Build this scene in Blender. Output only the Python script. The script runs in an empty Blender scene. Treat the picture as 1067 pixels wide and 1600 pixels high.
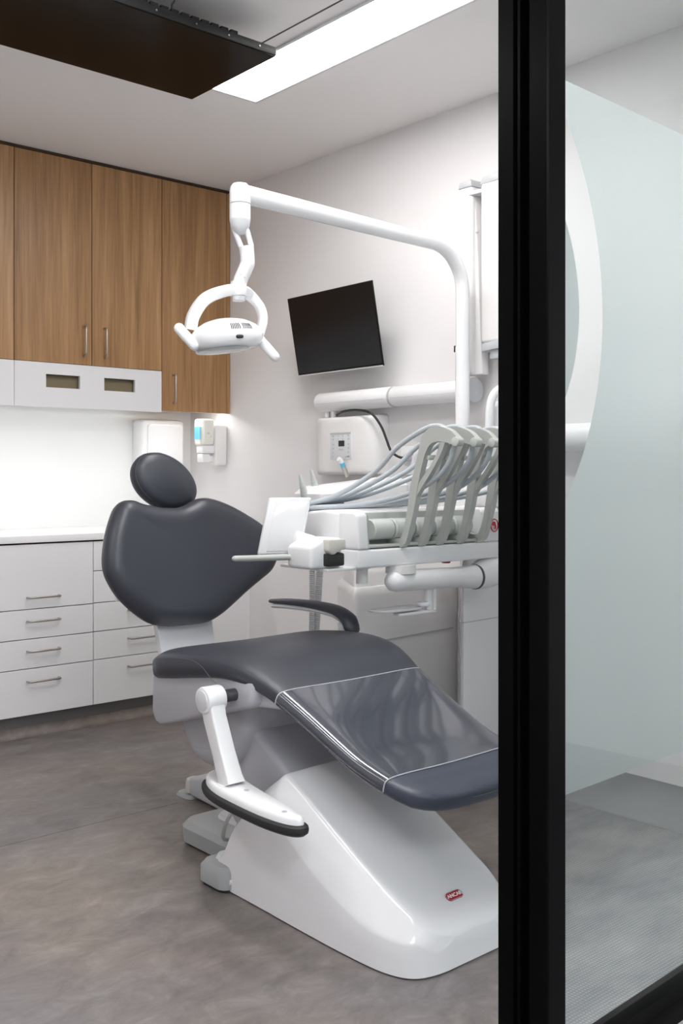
import bpy, bmesh, math, random
from mathutils import Vector, Matrix
random.seed(4)
SC = bpy.context.scene
COL = SC.collection
PI = math.pi

# ---------------------------------------------------------------- materials
def new_mat(name):
    m = bpy.data.materials.new(name); m.use_nodes = True
    return m, m.node_tree.nodes, m.node_tree.links, m.node_tree.nodes['Principled BSDF']
def plain(name, col, rough=0.5, metal=0.0, spec=0.5, coat=0.0, bump=None, emit=0.0):
    m, n, l, b = new_mat(name)
    b.inputs['Base Color'].default_value = (*col, 1)
    b.inputs['Roughness'].default_value = rough
    b.inputs['Metallic'].default_value = metal
    b.inputs['Specular IOR Level'].default_value = spec
    if coat:
        b.inputs['Coat Weight'].default_value = coat
        b.inputs['Coat Roughness'].default_value = 0.06
    if emit:
        b.inputs['Emission Color'].default_value = (*col, 1)
        b.inputs['Emission Strength'].default_value = emit
    if bump:
        tc = n.new('ShaderNodeTexCoord'); nz = n.new('ShaderNodeTexNoise'); bp = n.new('ShaderNodeBump')
        nz.inputs['Scale'].default_value = bump[0]; nz.inputs['Detail'].default_value = 3
        bp.inputs['Strength'].default_value = bump[1]; bp.inputs['Distance'].default_value = bump[2]
        l.new(tc.outputs['Object'], nz.inputs['Vector']); l.new(nz.outputs['Fac'], bp.inputs['Height'])
        l.new(bp.outputs['Normal'], b.inputs['Normal'])
    return m
def ramp(n, stops):
    r = n.new('ShaderNodeValToRGB')
    e = r.color_ramp.elements
    while len(e) < len(stops): e.new(0.5)
    for i, (p, c) in enumerate(stops):
        e[i].position = p; e[i].color = (*c, 1)
    return r
def wood_mat():
    m, n, l, b = new_mat('walnut_laminate')
    tc = n.new('ShaderNodeTexCoord'); mp = n.new('ShaderNodeMapping')
    mp.inputs['Scale'].default_value = (26, 26, 1.1)
    nz = n.new('ShaderNodeTexNoise'); nz.inputs['Scale'].default_value = 1.0; nz.inputs['Detail'].default_value = 5; nz.inputs['Distortion'].default_value = 0.6
    mp2 = n.new('ShaderNodeMapping'); mp2.inputs['Scale'].default_value = (160, 160, 5)
    n2 = n.new('ShaderNodeTexNoise'); n2.inputs['Scale'].default_value = 1.0; n2.inputs['Detail'].default_value = 3
    mp3 = n.new('ShaderNodeMapping'); mp3.inputs['Scale'].default_value = (8, 8, .3)
    n3 = n.new('ShaderNodeTexNoise'); n3.inputs['Scale'].default_value = 1.0; n3.inputs['Detail'].default_value = 2
    mx = n.new('ShaderNodeMix'); mx.data_type = 'FLOAT'; mx.inputs[0].default_value = 0.36
    my = n.new('ShaderNodeMix'); my.data_type = 'FLOAT'; my.inputs[0].default_value = 0.36
    for a, c in ((mp, nz), (mp2, n2), (mp3, n3)):
        l.new(tc.outputs['Object'], a.inputs['Vector']); l.new(a.outputs['Vector'], c.inputs['Vector'])
    l.new(nz.outputs['Fac'], mx.inputs[2]); l.new(n2.outputs['Fac'], mx.inputs[3])
    l.new(mx.outputs[0], my.inputs[2]); l.new(n3.outputs['Fac'], my.inputs[3])
    r = ramp(n, [(0.30, (0.150, 0.070, 0.027)), (0.45, (0.315, 0.166, 0.069)), (0.56, (0.42, 0.238, 0.107)), (0.70, (0.53, 0.335, 0.18))])
    l.new(my.outputs[0], r.inputs['Fac']); l.new(r.outputs['Color'], b.inputs['Base Color'])
    b.inputs['Roughness'].default_value = 0.42
    return m
def floor_mat():
    m, n, l, b = new_mat('mottled_vinyl')
    tc = n.new('ShaderNodeTexCoord'); mp = n.new('ShaderNodeMapping'); mp.inputs['Scale'].default_value = (1.3, 2.0, 1); mp.inputs['Rotation'].default_value = (0, 0, .12)
    a = n.new('ShaderNodeTexNoise'); a.inputs['Scale'].default_value = 5.5; a.inputs['Detail'].default_value = 12; a.inputs['Roughness'].default_value = 0.74; a.inputs['Distortion'].default_value = 0.5
    c = n.new('ShaderNodeTexNoise'); c.inputs['Scale'].default_value = 1.3; c.inputs['Detail'].default_value = 4
    l.new(tc.outputs['Object'], mp.inputs['Vector'])
    l.new(mp.outputs['Vector'], a.inputs['Vector']); l.new(tc.outputs['Object'], c.inputs['Vector'])
    r = ramp(n, [(0.28, (0.112, 0.098, 0.094)), (0.45, (0.172, 0.151, 0.143)), (0.55, (0.205, 0.182, 0.171)), (0.72, (0.29, 0.266, 0.252))])
    r2 = ramp(n, [(0.35, (0.92, 0.93, 1.0)), (0.65, (1.06, 0.985, 0.91))])
    l.new(a.outputs['Fac'], r.inputs['Fac']); l.new(c.outputs['Fac'], r2.inputs['Fac'])
    mx = n.new('ShaderNodeMix'); mx.data_type = 'RGBA'; mx.blend_type = 'MULTIPLY'; mx.inputs[0].default_value = 1
    l.new(r.outputs['Color'], mx.inputs[6]); l.new(r2.outputs['Color'], mx.inputs[7]); l.new(mx.outputs[2], b.inputs['Base Color'])
    b.inputs['Roughness'].default_value = 0.42
    return m
def carpet_mat():
    m, n, l, b = new_mat('woven_grey_carpet')
    tc = n.new('ShaderNodeTexCoord')
    mp = n.new('ShaderNodeMapping'); mp.inputs['Scale'].default_value = (1.1, 3.0, 1); mp.inputs['Rotation'].default_value = (0, 0, -.45)
    a = n.new('ShaderNodeTexNoise'); a.inputs['Scale'].default_value = 3.2; a.inputs['Detail'].default_value = 6; a.inputs['Roughness'].default_value = 0.62
    w1 = n.new('ShaderNodeTexWave'); w1.inputs['Scale'].default_value = 34; w1.bands_direction = 'X'; w1.inputs['Distortion'].default_value = 1.2; w1.inputs['Detail'].default_value = 1
    w2 = n.new('ShaderNodeTexWave'); w2.inputs['Scale'].default_value = 34; w2.bands_direction = 'Y'; w2.inputs['Distortion'].default_value = 1.2; w2.inputs['Detail'].default_value = 1
    l.new(tc.outputs['Object'], mp.inputs['Vector']); l.new(mp.outputs['Vector'], a.inputs['Vector'])
    l.new(tc.outputs['Object'], w1.inputs['Vector']); l.new(tc.outputs['Object'], w2.inputs['Vector'])
    r = ramp(n, [(0.25, (0.195, 0.198, 0.208)), (0.5, (0.275, 0.274, 0.275)), (0.75, (0.355, 0.347, 0.336))])
    l.new(a.outputs['Fac'], r.inputs['Fac'])
    ad = n.new('ShaderNodeMath'); ad.operation = 'MULTIPLY'
    l.new(w1.outputs['Fac'], ad.inputs[0]); l.new(w2.outputs['Fac'], ad.inputs[1])
    r2 = ramp(n, [(0.0, (0.86, 0.86, 0.87)), (0.7, (1.30, 1.30, 1.29))])
    l.new(ad.outputs[0], r2.inputs['Fac'])
    mx = n.new('ShaderNodeMix'); mx.data_type = 'RGBA'; mx.blend_type = 'MULTIPLY'; mx.inputs[0].default_value = 1
    l.new(r.outputs['Color'], mx.inputs[6]); l.new(r2.outputs['Color'], mx.inputs[7]); l.new(mx.outputs[2], b.inputs['Base Color'])
    b.inputs['Roughness'].default_value = 0.9; b.inputs['Specular IOR Level'].default_value = 0.15
    bp = n.new('ShaderNodeBump'); bp.inputs['Strength'].default_value = 0.4; bp.inputs['Distance'].default_value = 0.003
    l.new(ad.outputs[0], bp.inputs['Height']); l.new(bp.outputs['Normal'], b.inputs['Normal'])
    return m
def glass_mat():
    m = bpy.data.materials.new('clear_glass'); m.use_nodes = True
    n, l = m.node_tree.nodes, m.node_tree.links
    n.remove(n['Principled BSDF'])
    t = n.new('ShaderNodeBsdfTransparent'); t.inputs['Color'].default_value = (0.93, 0.95, 0.95, 1)
    g = n.new('ShaderNodeBsdfGlossy'); g.inputs['Roughness'].default_value = 0.0
    f = n.new('ShaderNodeFresnel'); ge = n.new('ShaderNodeNewGeometry'); mi = n.new('ShaderNodeMix'); mi.data_type = 'FLOAT'
    mi.inputs[2].default_value = 1.45; mi.inputs[3].default_value = 1 / 1.45    # same reflectance on both faces of the thin pane
    l.new(ge.outputs['Backfacing'], mi.inputs[0]); l.new(mi.outputs[0], f.inputs['IOR'])
    mx = n.new('ShaderNodeMixShader')
    l.new(f.outputs[0], mx.inputs[0]); l.new(t.outputs[0], mx.inputs[1]); l.new(g.outputs[0], mx.inputs[2])
    l.new(mx.outputs[0], n['Material Output'].inputs['Surface'])
    return m
def film_mat():
    m = bpy.data.materials.new('frosted_film'); m.use_nodes = True
    n, l = m.node_tree.nodes, m.node_tree.links
    n.remove(n['Principled BSDF'])
    t = n.new('ShaderNodeBsdfTranslucent'); t.inputs['Color'].default_value = (0.66, 0.735, 0.72, 1)
    rf = n.new('ShaderNodeBsdfRefraction'); rf.inputs['Color'].default_value = (0.86, 0.915, 0.905, 1); rf.inputs['Roughness'].default_value = 0.62; rf.inputs['IOR'].default_value = 1.25
    d = n.new('ShaderNodeBsdfDiffuse'); d.inputs['Color'].default_value = (0.8, 0.84, 0.84, 1)
    m1 = n.new('ShaderNodeMixShader'); m1.inputs[0].default_value = 0.6
    m2 = n.new('ShaderNodeMixShader'); m2.inputs[0].default_value = 0.12
    l.new(t.outputs[0], m1.inputs[1]); l.new(rf.outputs[0], m1.inputs[2])
    l.new(m1.outputs[0], m2.inputs[1]); l.new(d.outputs[0], m2.inputs[2])
    l.new(m2.outputs[0], n['Material Output'].inputs['Surface'])
    return m
def emission(name, col, s):
    m = bpy.data.materials.new(name); m.use_nodes = True
    n, l = m.node_tree.nodes, m.node_tree.links
    n.remove(n['Principled BSDF'])
    e = n.new('ShaderNodeEmission'); e.inputs[0].default_value = (*col, 1); e.inputs[1].default_value = s
    l.new(e.outputs[0], n['Material Output'].inputs['Surface'])
    return m

M = dict(
    wall=plain('painted_wall', (0.775, 0.76, 0.762), 0.75, bump=(140, .05, .001)),
    ceil=plain('ceiling_paint', (0.85, 0.83, 0.825), 0.85),
    splash=plain('white_splashback', (0.86, 0.87, 0.865), 0.18),
    white=plain('white_plastic', (0.82, 0.82, 0.83), 0.28),
    gloss=plain('gloss_white_shell', (0.83, 0.83, 0.845), 0.12, coat=.3),
    warm=plain('warm_white_plastic', (0.80, 0.785, 0.78), 0.35),
    cab=plain('white_laminate', (0.77, 0.765, 0.775), 0.38),
    bench=plain('white_benchtop', (0.84, 0.84, 0.84), 0.3),
    grey=plain('grey_plastic', (0.50, 0.51, 0.53), 0.35),
    lgrey=plain('light_grey_plastic', (0.66, 0.665, 0.69), 0.3),
    mgrey=plain('mid_grey_plastic', (0.36, 0.37, 0.37), 0.3),
    sage=plain('sage_grey_plastic', (0.47, 0.485, 0.46), 0.3),
    sagel=plain('pale_sage_plastic', (0.56, 0.585, 0.56), 0.25),
    hose=plain('blue_grey_silicone', (0.47, 0.51, 0.545), 0.35),
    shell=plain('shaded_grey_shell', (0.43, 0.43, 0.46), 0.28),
    leather=plain('charcoal_leather', (0.038, 0.041, 0.055), 0.41, spec=.55, bump=(420, .08, .0006)),
    cover=plain('glossy_charcoal_cover', (0.050, 0.055, 0.076), 0.13, spec=.8, coat=.8, bump=(7, .02, .006)),
    foot=plain('slate_leather', (0.045, 0.054, 0.080), 0.42, spec=.55, bump=(420, .08, .0006)),
    thread=plain('grey_thread', (0.12, 0.125, 0.14), 0.6),
    stitch=plain('pale_stitching', (0.55, 0.56, 0.60), 0.6),
    steel=plain('brushed_steel', (0.46, 0.43, 0.40), 0.30, 1.0),
    dark=plain('dark_metal', (0.10, 0.10, 0.105), 0.4, 0.7),
    black=plain('black_aluminium', (0.0018, 0.0018, 0.002), 0.30, spec=.05),
    blackp=plain('black_plastic', (0.012, 0.012, 0.013), 0.4),
    tvblack=plain('matt_black_plastic', (0.008, 0.008, 0.0085), 0.55, spec=.15),
    rubber=plain('black_rubber', (0.014, 0.014, 0.015), 0.55),
    screen=plain('black_screen', (0.006, 0.006, 0.007), 0.22, spec=.3),
    cscreen=plain('dark_glossy_screen', (0.004, 0.003, 0.002), 0.16, spec=.06),
    cream=plain('cream_plastic', (0.62, 0.60, 0.55), 0.4),
    blue=plain('blue_band', (0.10, 0.42, 0.60), 0.35),
    bluel=plain('blue_label', (0.16, 0.55, 0.85), 0.45),
    red=plain('red_enamel', (0.48, 0.02, 0.035), 0.25),
    kick=plain('grey_kickboard', (0.16, 0.155, 0.15), 0.4),
    gap=plain('shadow_gap', (0.06, 0.035, 0.02), 0.7),
    slot=plain('olive_interior', (0.19, 0.155, 0.09), 0.7),
    lens=plain('lamp_lens', (0.5, 0.51, 0.53), 0.1),
    gel=plain('soap_gel', (0.78, 0.78, 0.72), 0.2),
    pad=plain('keypad_grey', (0.68, 0.69, 0.70), 0.4),
    steelg=plain('polished_steel', (0.55, 0.55, 0.56), 0.18, 1.0),
    cove=plain('reflected_carpet_cove', (0.31, 0.31, 0.318), 0.9, spec=.1, bump=(300, .3, .002)),
    wood=wood_mat(), floor=floor_mat(), carpet=carpet_mat(), glass=glass_mat(), film=film_mat(),
    lamp=emission('luminaire', (1.0, 0.985, 0.97), 10.5),
    fill_front=emission('front_fill_panel', (1.0, 0.985, 0.97), 11.5),
    fill_side=emission('side_fill_panel', (1.0, 0.985, 0.97), 7.0),
    led2=emission('corner_led', (1.0, 1.0, .98), 13.0),
    led=emission('led_strip', (1.0, 1.0, 0.98), 9.5),
    fill_corridor=emission('corridor_fill_panel', (0.93, 0.97, 1.0), 8.0),
)

# ---------------------------------------------------------------- builders (world coordinates)
def V(*a): return Vector(a)
def bm_new(): return bmesh.new()
def merge(bm, tmp):
    me = bpy.data.meshes.new('t'); tmp.to_mesh(me); tmp.free(); bm.from_mesh(me); bpy.data.meshes.remove(me)
    return bm
def box(bm, lo, hi, bev=0.0, seg=2, mat=None):
    t = bmesh.new(); bmesh.ops.create_cube(t, size=1)
    for v in t.verts:
        v.co = Vector([(lo[i] + hi[i]) / 2 + v.co[i] * (hi[i] - lo[i]) for i in range(3)])
    if bev: bmesh.ops.bevel(t, geom=t.edges[:], offset=bev, segments=seg, profile=0.5, affect='EDGES')
    if mat: bmesh.ops.transform(t, matrix=mat, verts=t.verts)
    return merge(bm, t)
def rot_about(p, axis, ang):
    return Matrix.Translation(p) @ Matrix.Rotation(ang, 4, axis) @ Matrix.Translation(-Vector(p))
def loft(bm, rings, cap=True, closed=False):
    vs = [[bm.verts.new(p) for p in r] for r in rings]
    n = len(vs[0]); k = len(vs)
    for i in range(k - (0 if closed else 1)):
        a, b = vs[i], vs[(i + 1) % k]
        for j in range(n):
            try: bm.faces.new((a[j], a[(j + 1) % n], b[(j + 1) % n], b[j]))
            except ValueError: pass
    if cap and not closed:
        bm.faces.new(vs[0][::-1]); bm.faces.new(vs[-1])
    return bm
def prism(bm, pts, vec, bev=0.0, seg=2):
    t = bmesh.new(); vec = Vector(vec)
    a = [t.verts.new(p) for p in pts]; b = [t.verts.new(Vector(p) + vec) for p in pts]
    n = len(a)
    for i in range(n): t.faces.new((a[i], a[(i + 1) % n], b[(i + 1) % n], b[i]))
    t.faces.new(a[::-1]); t.faces.new(b)
    bmesh.ops.recalc_face_normals(t, faces=t.faces)
    if bev: bmesh.ops.bevel(t, geom=t.edges[:], offset=bev, segments=seg, profile=0.5, affect='EDGES')
    return merge(bm, t)
def frame_for(d):
    d = d.normalized(); up = V(0, 0, 1) if abs(d.z) < 0.95 else V(0, 1, 0)
    s = d.cross(up).normalized(); return s, s.cross(d).normalized()
def catmull(pts, n=8, closed=False):
    pts = [Vector(p) for p in pts]; out = []; m = len(pts)
    segs = m if closed else m - 1
    for i in range(segs):
        p1, p2 = pts[i], pts[(i + 1) % m]
        p0 = pts[(i - 1) % m] if closed or i > 0 else p1 * 2 - p2
        p3 = pts[(i + 2) % m] if closed or i + 2 < m else p2 * 2 - p1
        for j in range(n):
            t = j / n
            out.append(0.5 * (2 * p1 + (p2 - p0) * t + (2 * p0 - 5 * p1 + 4 * p2 - p3) * t * t + (3 * p1 - p0 - 3 * p2 + p3) * t ** 3))
    if not closed: out.append(pts[-1])
    return out
def tube(bm, path, r, n=12, cap=True, round_end=False, flat=1.0, closed=False):
    path = [Vector(p) for p in path]; k = len(path); rings = []
    prev = None
    for i, p in enumerate(path):
        if closed: d = path[(i + 1) % k] - path[i - 1]
        else: d = path[min(i + 1, k - 1)] - path[max(i - 1, 0)]
        if prev is None: s, u = frame_for(d)
        else:
            dn = d.normalized(); s = (prev - dn * prev.dot(dn)).normalized(); u = s.cross(dn).normalized()
        prev = s
        rr = r[i] if isinstance(r, (list, tuple)) else r
        rings.append((p, s, u, rr, d.normalized()))
    R = []
    def ring(p, s, u, rr): return [p + s * math.cos(2 * PI * j / n) * rr + u * math.sin(2 * PI * j / n) * rr * flat for j in range(n)]
    if round_end and not closed:
        p, s, u, rr, d = rings[0]
        for a in (80, 55, 28): R.append(ring(p - d * rr * math.sin(math.radians(a)), s, u, rr * math.cos(math.radians(a))))
    for (p, s, u, rr, d) in rings: R.append(ring(p, s, u, rr))
    if round_end and not closed:
        p, s, u, rr, d = rings[-1]
        for a in (28, 55, 80): R.append(ring(p + d * rr * math.sin(math.radians(a)), s, u, rr * math.cos(math.radians(a))))
    return loft(bm, R, cap, closed)
def cyl(bm, a, b, r, r2=None, n=28, bev=0.0):
    a, b = Vector(a), Vector(b); d = b - a; s, u = frame_for(d); r2 = r if r2 is None else r2; dn = d.normalized()
    L = d.length; prof = [(0, r), (L, r2)]
    if bev: prof = [(0, r - bev), (bev * .3, r - bev * .3), (bev, r), (L - bev, r2), (L - bev * .3, r2 - bev * .3), (L, r2 - bev)]
    return loft(bm, [[a + dn * z + s * math.cos(2 * PI * j / n) * q + u * math.sin(2 * PI * j / n) * q for j in range(n)] for z, q in prof])
def lathe(bm, base, axis, prof, n=32):
    base = Vector(base); dn = Vector(axis).normalized(); s, u = frame_for(dn)
    return loft(bm, [[base + dn * z + s * math.cos(2 * PI * j / n) * q + u * math.sin(2 * PI * j / n) * q for j in range(n)] for z, q in prof])
def sell(a, b, ex=4.0, n=40, exb=None):
    out = []
    for j in range(n):
        t = 2 * PI * j / n; c, s = math.cos(t), math.sin(t); e = ex if s >= 0 or exb is None else exb
        out.append((math.copysign(abs(c) ** (2 / e), c) * a, math.copysign(abs(s) ** (2 / e), s) * b))
    return out
def rrect(x0, x1, y0, y1, r, n=6):
    out = []
    for cx, cy, a0 in ((x1 - r, y1 - r, 0), (x0 + r, y1 - r, 90), (x0 + r, y0 + r, 180), (x1 - r, y0 + r, 270)):
        for j in range(n + 1):
            a = math.radians(a0 + 90 * j / n); out.append((cx + r * math.cos(a), cy + r * math.sin(a)))
    return out
def offset2d(pts, d):
    n = len(pts); out = []
    area = sum(pts[i][0] * pts[(i + 1) % n][1] - pts[(i + 1) % n][0] * pts[i][1] for i in range(n))
    sg = 1 if area > 0 else -1
    for i in range(n):
        a, b = pts[i - 1], pts[(i + 1) % n]; tx, ty = b[0] - a[0], b[1] - a[1]; L = math.hypot(tx, ty) or 1
        out.append((pts[i][0] - sg * ty / L * d, pts[i][1] + sg * tx / L * d))
    return out
def pad(bm, outline, f, th, r, crown=0.0, back=True):
    """rounded cushion: outline in 2D, f(u,v,w) to 3D with w towards the front"""
    cx = sum(p[0] for p in outline) / len(outline); cy = sum(p[1] for p in outline) / len(outline)
    inn = offset2d(outline, r); rings = []
    for s in (0.05, .5): rings.append([(cx + (x - cx) * s, cy + (y - cy) * s, -th / 2) for x, y in inn])
    K = 8
    for k in range(K + 1):
        a = -PI / 2 + PI * k / K
        o = r * (1 - math.cos(a)); w = math.sin(a) * th / 2
        rings.append([(x, y, w) for x, y in offset2d(outline, o)])
    for s in (0.88, 0.75, 0.6, 0.45, 0.3, 0.15, 0.03):
        rings.append([(cx + (x - cx) * s, cy + (y - cy) * s, th / 2 + crown * (1 - s * s)) for x, y in inn])
    return loft(bm, [[Vector(f(*p)) for p in R] for R in rings])

def text_bm(bm, body, size, mat, depth=0.0006):
    cu = bpy.data.curves.new('txt', 'FONT'); cu.body = body; cu.size = size; cu.extrude = depth; cu.align_x = 'CENTER'; cu.align_y = 'CENTER'; cu.offset = size * .012
    o = bpy.data.objects.new('txt', cu); COL.objects.link(o)
    dg = bpy.context.evaluated_depsgraph_get(); me = bpy.data.meshes.new_from_object(o.evaluated_get(dg))
    bpy.data.objects.remove(o); bpy.data.curves.remove(cu)
    me.transform(mat); bm.from_mesh(me); bpy.data.meshes.remove(me); return bm

ORG = {}
def root_of(o):
    while o.parent: o = o.parent
    return o
def obj(name, bm, mat, parent=None, sharp=38, recalc=True):
    if recalc: bmesh.ops.recalc_face_normals(bm, faces=bm.faces)
    if parent is not None: org = ORG[root_of(parent)]
    else:
        xs = [v.co.x for v in bm.verts]; ys = [v.co.y for v in bm.verts]; zs = [v.co.z for v in bm.verts]
        org = V((min(xs) + max(xs)) / 2, (min(ys) + max(ys)) / 2, min(zs))
    bmesh.ops.translate(bm, vec=-org, verts=bm.verts)
    me = bpy.data.meshes.new(name); bm.to_mesh(me); bm.free()
    me.materials.append(mat if not isinstance(mat, str) else M[mat])
    for p in me.polygons: p.use_smooth = True
    me.set_sharp_from_angle(angle=math.radians(sharp))
    o = bpy.data.objects.new(name, me); COL.objects.link(o)
    if parent is not None: o.parent = parent
    else: o.location = org; ORG[o] = org
    return o
def tag(o, label, cat, group=None):
    o['label'] = label; o['category'] = cat
    if group: o['group'] = group
    return o
def thing(name, label, cat, loc, group=None):
    o = bpy.data.objects.new(name, None); COL.objects.link(o); o.location = loc; o.empty_display_size = .1
    ORG[o] = Vector(loc); return tag(o, label, cat, group)
def struct(name, bm, mat, sharp=38):
    o = obj(name, bm, mat, None, sharp); o['kind'] = 'structure'; return o

# ---------------------------------------------------------------- dimensions
H = 2.645; CAM = 1.15
XR = 3.061          # right wall face
XL = -0.9           # left wall face
YB = 4.80           # back wall face
YF = 4.227          # base cabinet fronts
YU = 4.405          # wall cabinet fronts
GA = math.radians(2.15)                 # the glazed front is a hair out of square
GU, GV = V(math.cos(GA), math.sin(GA), 0), V(-math.sin(GA), math.cos(GA), 0)
GO = V(1.437, 1.098, 0)
def G(t, k, z): return GO + GU * t + GV * k + V(0, 0, z)

# ---------------------------------------------------------------- camera
cd = bpy.data.cameras.new('camera'); cam = bpy.data.objects.new('camera', cd); COL.objects.link(cam)
A = math.radians(48.95)
cam.location = (0, 0, CAM)
fwd = V(math.cos(A), math.sin(A), 0)
cam.rotation_euler = (PI / 2, 0, math.atan2(fwd.y, fwd.x) - PI / 2)
cd.sensor_fit = 'HORIZONTAL'; cd.sensor_width = 36.0; cd.lens = 36.0 * 1583.0 / 1067.0
cd.shift_y = -(800 - 742) / 1067.0; cd.clip_start = 0.05
SC.camera = cam
SC.view_settings.view_transform = 'Standard'; SC.view_settings.look = 'None'; SC.view_settings.gamma = 1
SC.view_settings.exposure = 1.2
SC.cycles.max_bounces = 10; SC.cycles.diffuse_bounces = 6; SC.cycles.transparent_max_bounces = 16
SC.cycles.sample_clamp_indirect = 8.0; SC.cycles.caustics_refractive = False
w = bpy.data.worlds.new('world'); SC.world = w; w.use_nodes = True
w.node_tree.nodes['Background'].inputs[0].default_value = (0.8, 0.85, 0.9, 1); w.node_tree.nodes['Background'].inputs[1].default_value = 0.15

# ---------------------------------------------------------------- setting
YC = -2.2; XC2 = 3.7; XC1 = -2.4
FB = G(-.005 + 0.03, .10, 0)          # reflected-carpet edge starts behind the mullion
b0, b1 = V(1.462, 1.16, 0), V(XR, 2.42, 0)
bm = bm_new()
gl = G(-3.9, .055, 0); gr = G(XR - GO.x + .2, .055, 0)
prism(bm, [V(XL - .1, gl.y + .08, 0), V(1.45, 1.15, 0), b0, b1, V(XR + .1, 2.5, 0), V(XR + .1, YB + .1, 0), V(XL - .1, YB + .1, 0)], (0, 0, -.05))
struct('floor', bm, 'floor')
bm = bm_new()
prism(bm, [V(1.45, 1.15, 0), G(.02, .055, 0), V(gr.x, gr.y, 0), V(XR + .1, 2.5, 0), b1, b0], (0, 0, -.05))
struct('floor_carpet_reflection', bm, 'carpet')  # corridor carpet's reflection in the glass, laid here as floor
bm = bm_new()
prism(bm, [V(XC1, YC, 0), V(XC2, YC, 0), V(XC2, gr.y + .03, 0), V(gr.x, gr.y, 0), G(.02, .055, 0), V(1.45, 1.15, 0), V(XL - .1, gl.y + .08, 0), V(XC1, gl.y + .08, 0)], (0, 0, -.05))
struct('floor_corridor', bm, 'carpet')
bm = bm_new(); box(bm, (XL - .1, 1.02, H), (XR + .1, YB + .1, H + .08)); struct('ceiling', bm, 'ceil')
bm = bm_new(); box(bm, (XC1, YC, H), (XC2, 1.02, H + .08)); struct('ceiling_corridor', bm, 'ceil')
bm = bm_new(); box(bm, (XL - .1, YB, 0), (XR + .1, YB + .1, H)); struct('wall_back', bm, 'wall')
bm = bm_new(); box(bm, (XR, 1.25, 0), (XR + .1, YB, H)); struct('wall_right', bm, 'wall')
bm = bm_new(); box(bm, (XL - .1, 1.02, 0), (XL, YB, H)); struct('wall_left', bm, 'wall')
bm = bm_new(); box(bm, (XC1, YC - .1, 0), (XC2, YC, H)); struct('wall_corridor', bm, 'wall')
bm = bm_new(); box(bm, (XC2, YC, 0), (XC2 + .1, 1.3, H)); struct('wall_corridor_right', bm, 'wall')
bm = bm_new(); box(bm, (XC1 - .1, YC, 0), (XC1, 1.02, H)); struct('wall_corridor_left', bm, 'wall')
bm = bm_new(); box(bm, (XC1, 1.02, 0), (XL - .1, 1.1, H)); struct('wall_front', bm, 'wall')
bm = bm_new(); box(bm, (XL, 4.10, .855), (XR, 4.79, .855), 0); bm.free()
# splashback sheet between benchtop and wall cabinets
bm = bm_new(); box(bm, (XL, YB - .008, .884), (XR, YB, 1.50)); struct('trim_1', bm, 'splash')
# coved vinyl skirting up the right wall, and in front of the kickboard
def cove(x0, y0, x1, y1, nx, ny, h, r=.03):
    rings = []
    for (x, y) in ((x0, y0), (x1, y1)):
        prof = [(0, h), (.004, h), (.004, r)]
        for k in range(1, 6):
            a = PI / 2 * k / 5; prof.append((.004 + r * (1 - math.cos(a)), r * (1 - math.sin(a)) + .0008))
        prof.append((0, .0008))
        rings.append([V(x + nx * o, y + ny * o, z) for o, z in prof])
    return loft(bm_new(), rings)
struct('baseboard_right', cove(XR, 1.3, XR, 2.32, -1, 0, .115, .105), 'cove')  # grey carries the reflected carpet tone up the cove
struct('baseboard_back', cove(XL, YF + .05, XR, YF + .05, 0, -1, .042, .035), 'floor')
# vinyl weld line
bm = bm_new(); box(bm, (XL, 3.055, 0.0), (1.9, 3.058, .0006)); struct('trim_2', bm, plain('weld_line', (.145, .127, .12), .5))
# ceiling seam beside the luminaire
bm = bm_new(); box(bm, (2.092, 1.2, H - .0015), (2.098, 2.95, H + .001)); struct('trim_3', bm, plain('seam_grey', (.08, .08, .08), .7))

# ---------------------------------------------------------------- glazed front: mullion, rail, pane, film
bm = bm_new()
def gp(t, k): 
    p = G(t, k, 0); return p
outline = [(0, 0), (.05, 0), (.05, .111), (0, .111), (0, .083), (-.002, .0825), (-.002, .076), (.006, .0755), (.006, .068), (.0, .0675), (.0, .062), (.016, .061), (.016, .042), (.0, .0415), (0, .0385), (-.0025, .038), (-.0025, .003)]
prism(bm, [gp(t, k) for t, k in outline], (0, 0, H), 0)
post = obj('mullion_post', bm, 'black', None, 20); post['kind'] = 'structure'; post.name = 'trim_4'
bm = bm_new(); prism(bm, [G(.05, .02, 0), G(1.63, .02, 0), G(1.63, .095, 0), G(.05, .095, 0)], (0, 0, .05), .003)
o = struct('trim_5', bm, 'black')
bm = bm_new(); prism(bm, [G(.05, .02, H - .05), G(1.63, .02, H - .05), G(1.63, .095, H - .05), G(.05, .095, H - .05)], (0, 0, .05), .003)
struct('trim_6', bm, 'black')
pane = bm_new(); prism(pane, [G(.05, .050, .05), G(1.62, .050, .05), G(1.62, .058, .05), G(.05, .058, .05)], (0, 0, H - .1))
win = struct('window_1', pane, 'glass')
# frosted film with a cut-out crescent: outer sheet with round edge, and an inner round sheet
def arc(c, cz, r, t0):
    a0 = math.acos(max(-1, min(1, (t0 - c) / r)))
    return [(c + r * math.cos(a0 - 2 * a0 * j / 60), cz + r * math.sin(a0 - 2 * a0 * j / 60)) for j in range(61)]
F0 = .0505
oa = arc(-.317, 1.463, .58, F0)
poly = [(F0, 1.893)] + oa + [(F0, .547), (1.60, .547), (1.60, 1.893)]
bm = bm_new(); fk = .0592
vs = [bm.verts.new(G(t, fk, z)) for t, z in poly]; bm.faces.new(vs)
fo = obj('frosted_film', bm, 'film', win)
ia = arc(-.148, 1.463, .33, F0)
bm = bm_new(); vs = [bm.verts.new(G(t, fk, z)) for t, z in ia]; bm.faces.new(vs)
obj('film_disc', bm, 'film', win)

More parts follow.
